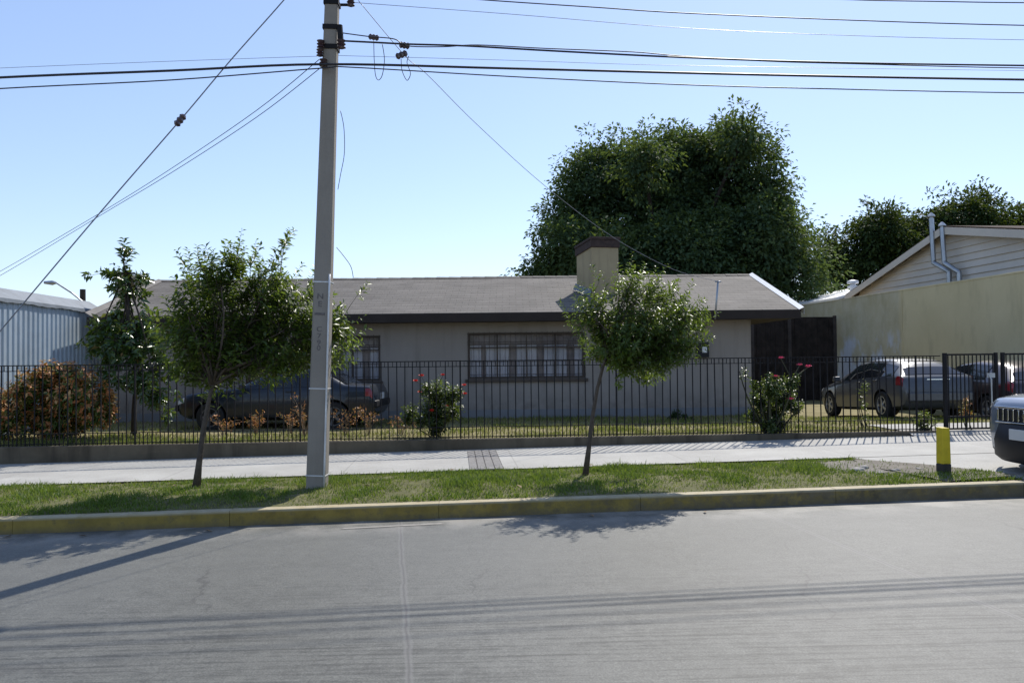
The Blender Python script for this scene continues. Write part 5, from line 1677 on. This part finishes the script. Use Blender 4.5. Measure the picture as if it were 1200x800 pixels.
wire('power_cable', 'faint thin wire leaving the topmost pole bracket', run([(411, 3), (600, 17), (800, 33), (1000, 42), (1200, 47), (1450, 50)], PD + .1), .0045, M['wire_bare'], group=GW)
wire('power_cable', 'pale hair-thin wire between the twin cable and the thickest cable', run([(-260, 92), (0, 80), (200, 72), (378, 66), (420, 66), (600, 71), (800, 77), (1200, 83), (1450, 85)], PD + .1), .0035, M['wire_bare'], group=GW)
wire('power_cable', 'dark strand crossing only the topmost corner of the sky', run([(396, -52), (600, -30), (900, -6), (1000, 0), (1100, 2), (1200, 3.5), (1450, 5)], PD + .3), .010, group=GW)
wire('guy_wire', 'steel guy wire with block insulator slanting from the pole head', [(394, -72, PD), (333, 0, PD - .1), (271, 70, PD - .2), (212, 140, PD - .3), (120, 246, PD - .5), (0, 388, PD - .7), (-150, 566, PD - .9)], .010, M['wire_bare'], group='stays and drops of the pole',
     fittings=[((216, 135, PD - .28), (206, 147, PD - .32), .045)])
wire('drop_wire', 'upper of two slack wires falling from the pole to the metal wall side', [(374, 70, PD), (300, 130, 10.8), (200, 198, 12.6), (120, 248, 14.2), (0, 318, 16.5), (-60, 349, 18)], .007, M['wire'], group='stays and drops of the pole')
wire('drop_wire', 'lower of two slack wires falling from the pole to the metal wall side', [(379, 77, PD), (300, 138, 10.8), (200, 203, 12.6), (120, 251, 14.2), (0, 323, 16.5), (-60, 354, 18)], .007, M['wire'], group='stays and drops of the pole')
wire('drop_wire', 'thin service wire falling from the pole to the mast on the shingle roof', [(420, 1, PD), (475, 66, 10.6), (500, 87, 11), (560, 147, 12.2), (640, 219, 13.8), (720, 279, 15.6), (790, 316, 17.2), (841, 329.5, 18.13)], .006, M['wire_bare'], group='stays and drops of the pole')
wire('cable_loop', 'long narrow coil of spare cable under the first brown insulator', [(438, 48, PD - .1), (438.5, 70, PD - .1), (440, 88, PD - .1), (443.5, 94, PD - .08), (448, 88, PD - .06), (450.5, 70, PD - .06), (448, 52, PD - .06)], .006, M['wire'])
wire('cable_loop', 'shorter coil of spare cable under the lowest brown insulator', [(470, 69, PD - .1), (471, 82, PD - .1), (475, 92, PD - .1), (478, 94, PD - .08), (481, 86, PD - .06), (477, 74, PD - .06), (479, 66, PD - .06)], .006, M['wire'])
wire('pole_cable', 'loose black cable bowing away from the pole shaft', [(399, 130, PD - .1), (403, 150, PD - .12), (403.5, 180, PD - .12), (399, 205, PD - .1), (396, 222, PD - .1)], .006, M['wire'])
wire('pole_cable', 'loose cable end curling off the pole above the roof ridge', [(394.5, 290, PD - .1), (402, 299, PD - .12), (411, 312, PD - .14), (414, 325, PD - .14)], .006, M['wire'])

# scrap of pink flower litter by the kerb
lp = P(150, 618, 8.55); lp.z = gz(ST(lp.x, lp.y)[0], .015)
fl = flower_mesh('fallen_flower', (0, 0, 0), .05, M['rose_pink'], None, (0, 0, 0), 3)
fl.location = lp
tag(fl, 'crumpled pink flower lying in the gutter below the kerb', 'flower')
for k, (px, py, mat, lab) in enumerate(((378, 609, M['straw'], 'dry leaf in the gutter just past the pole shadow'), (826, 588, M['straw'], 'dry leaf in the gutter below the slender street tree'))):
    q = P(px, py, 8.6); q.z = gz(ST(q.x, q.y)[0], .012)
    b = MB(); b.add([(-.045, 0, 0), (0, .02, .012), (.05, 0, .004), (0, -.02, .012)], [(0, 1, 2), (0, 2, 3)])
    o = b.build('fallen_leaf', mat, None, fixn=False); o.location = q; o.rotation_euler = (.1, .1, k + .4)
    tag(o, lab, 'leaf')

for k in range(14):
    ls, lt_ = rr.uniform(-6.5, 4.5), rr.uniform(8.95, 10.8)
    if k > 9: lt_ = rr.uniform(8.35, 8.6)
    b = MB(); w_ = rr.uniform(.8, 1.3)
    b.add([(-.045 * w_, 0, 0), (0, .022 * w_, .014), (.05 * w_, 0, .006), (0, -.02 * w_, .01)], [(0, 1, 2), (0, 2, 3)])
    o = b.build('fallen_leaf', M['straw'], None, fixn=False)
    o.location = W(ls, lt_, gz(ls, .232 if k <= 9 else .008)); o.rotation_euler = (.15, rr.uniform(-.2, .2), rr.uniform(0, 6))
    tag(o, 'dry tan leaf fallen on the green verge grass' if k <= 9 else 'dry tan leaf fallen on the road against the kerb', 'leaf', 'fallen leaves on the verge' if k <= 9 else 'fallen leaves in the gutter')
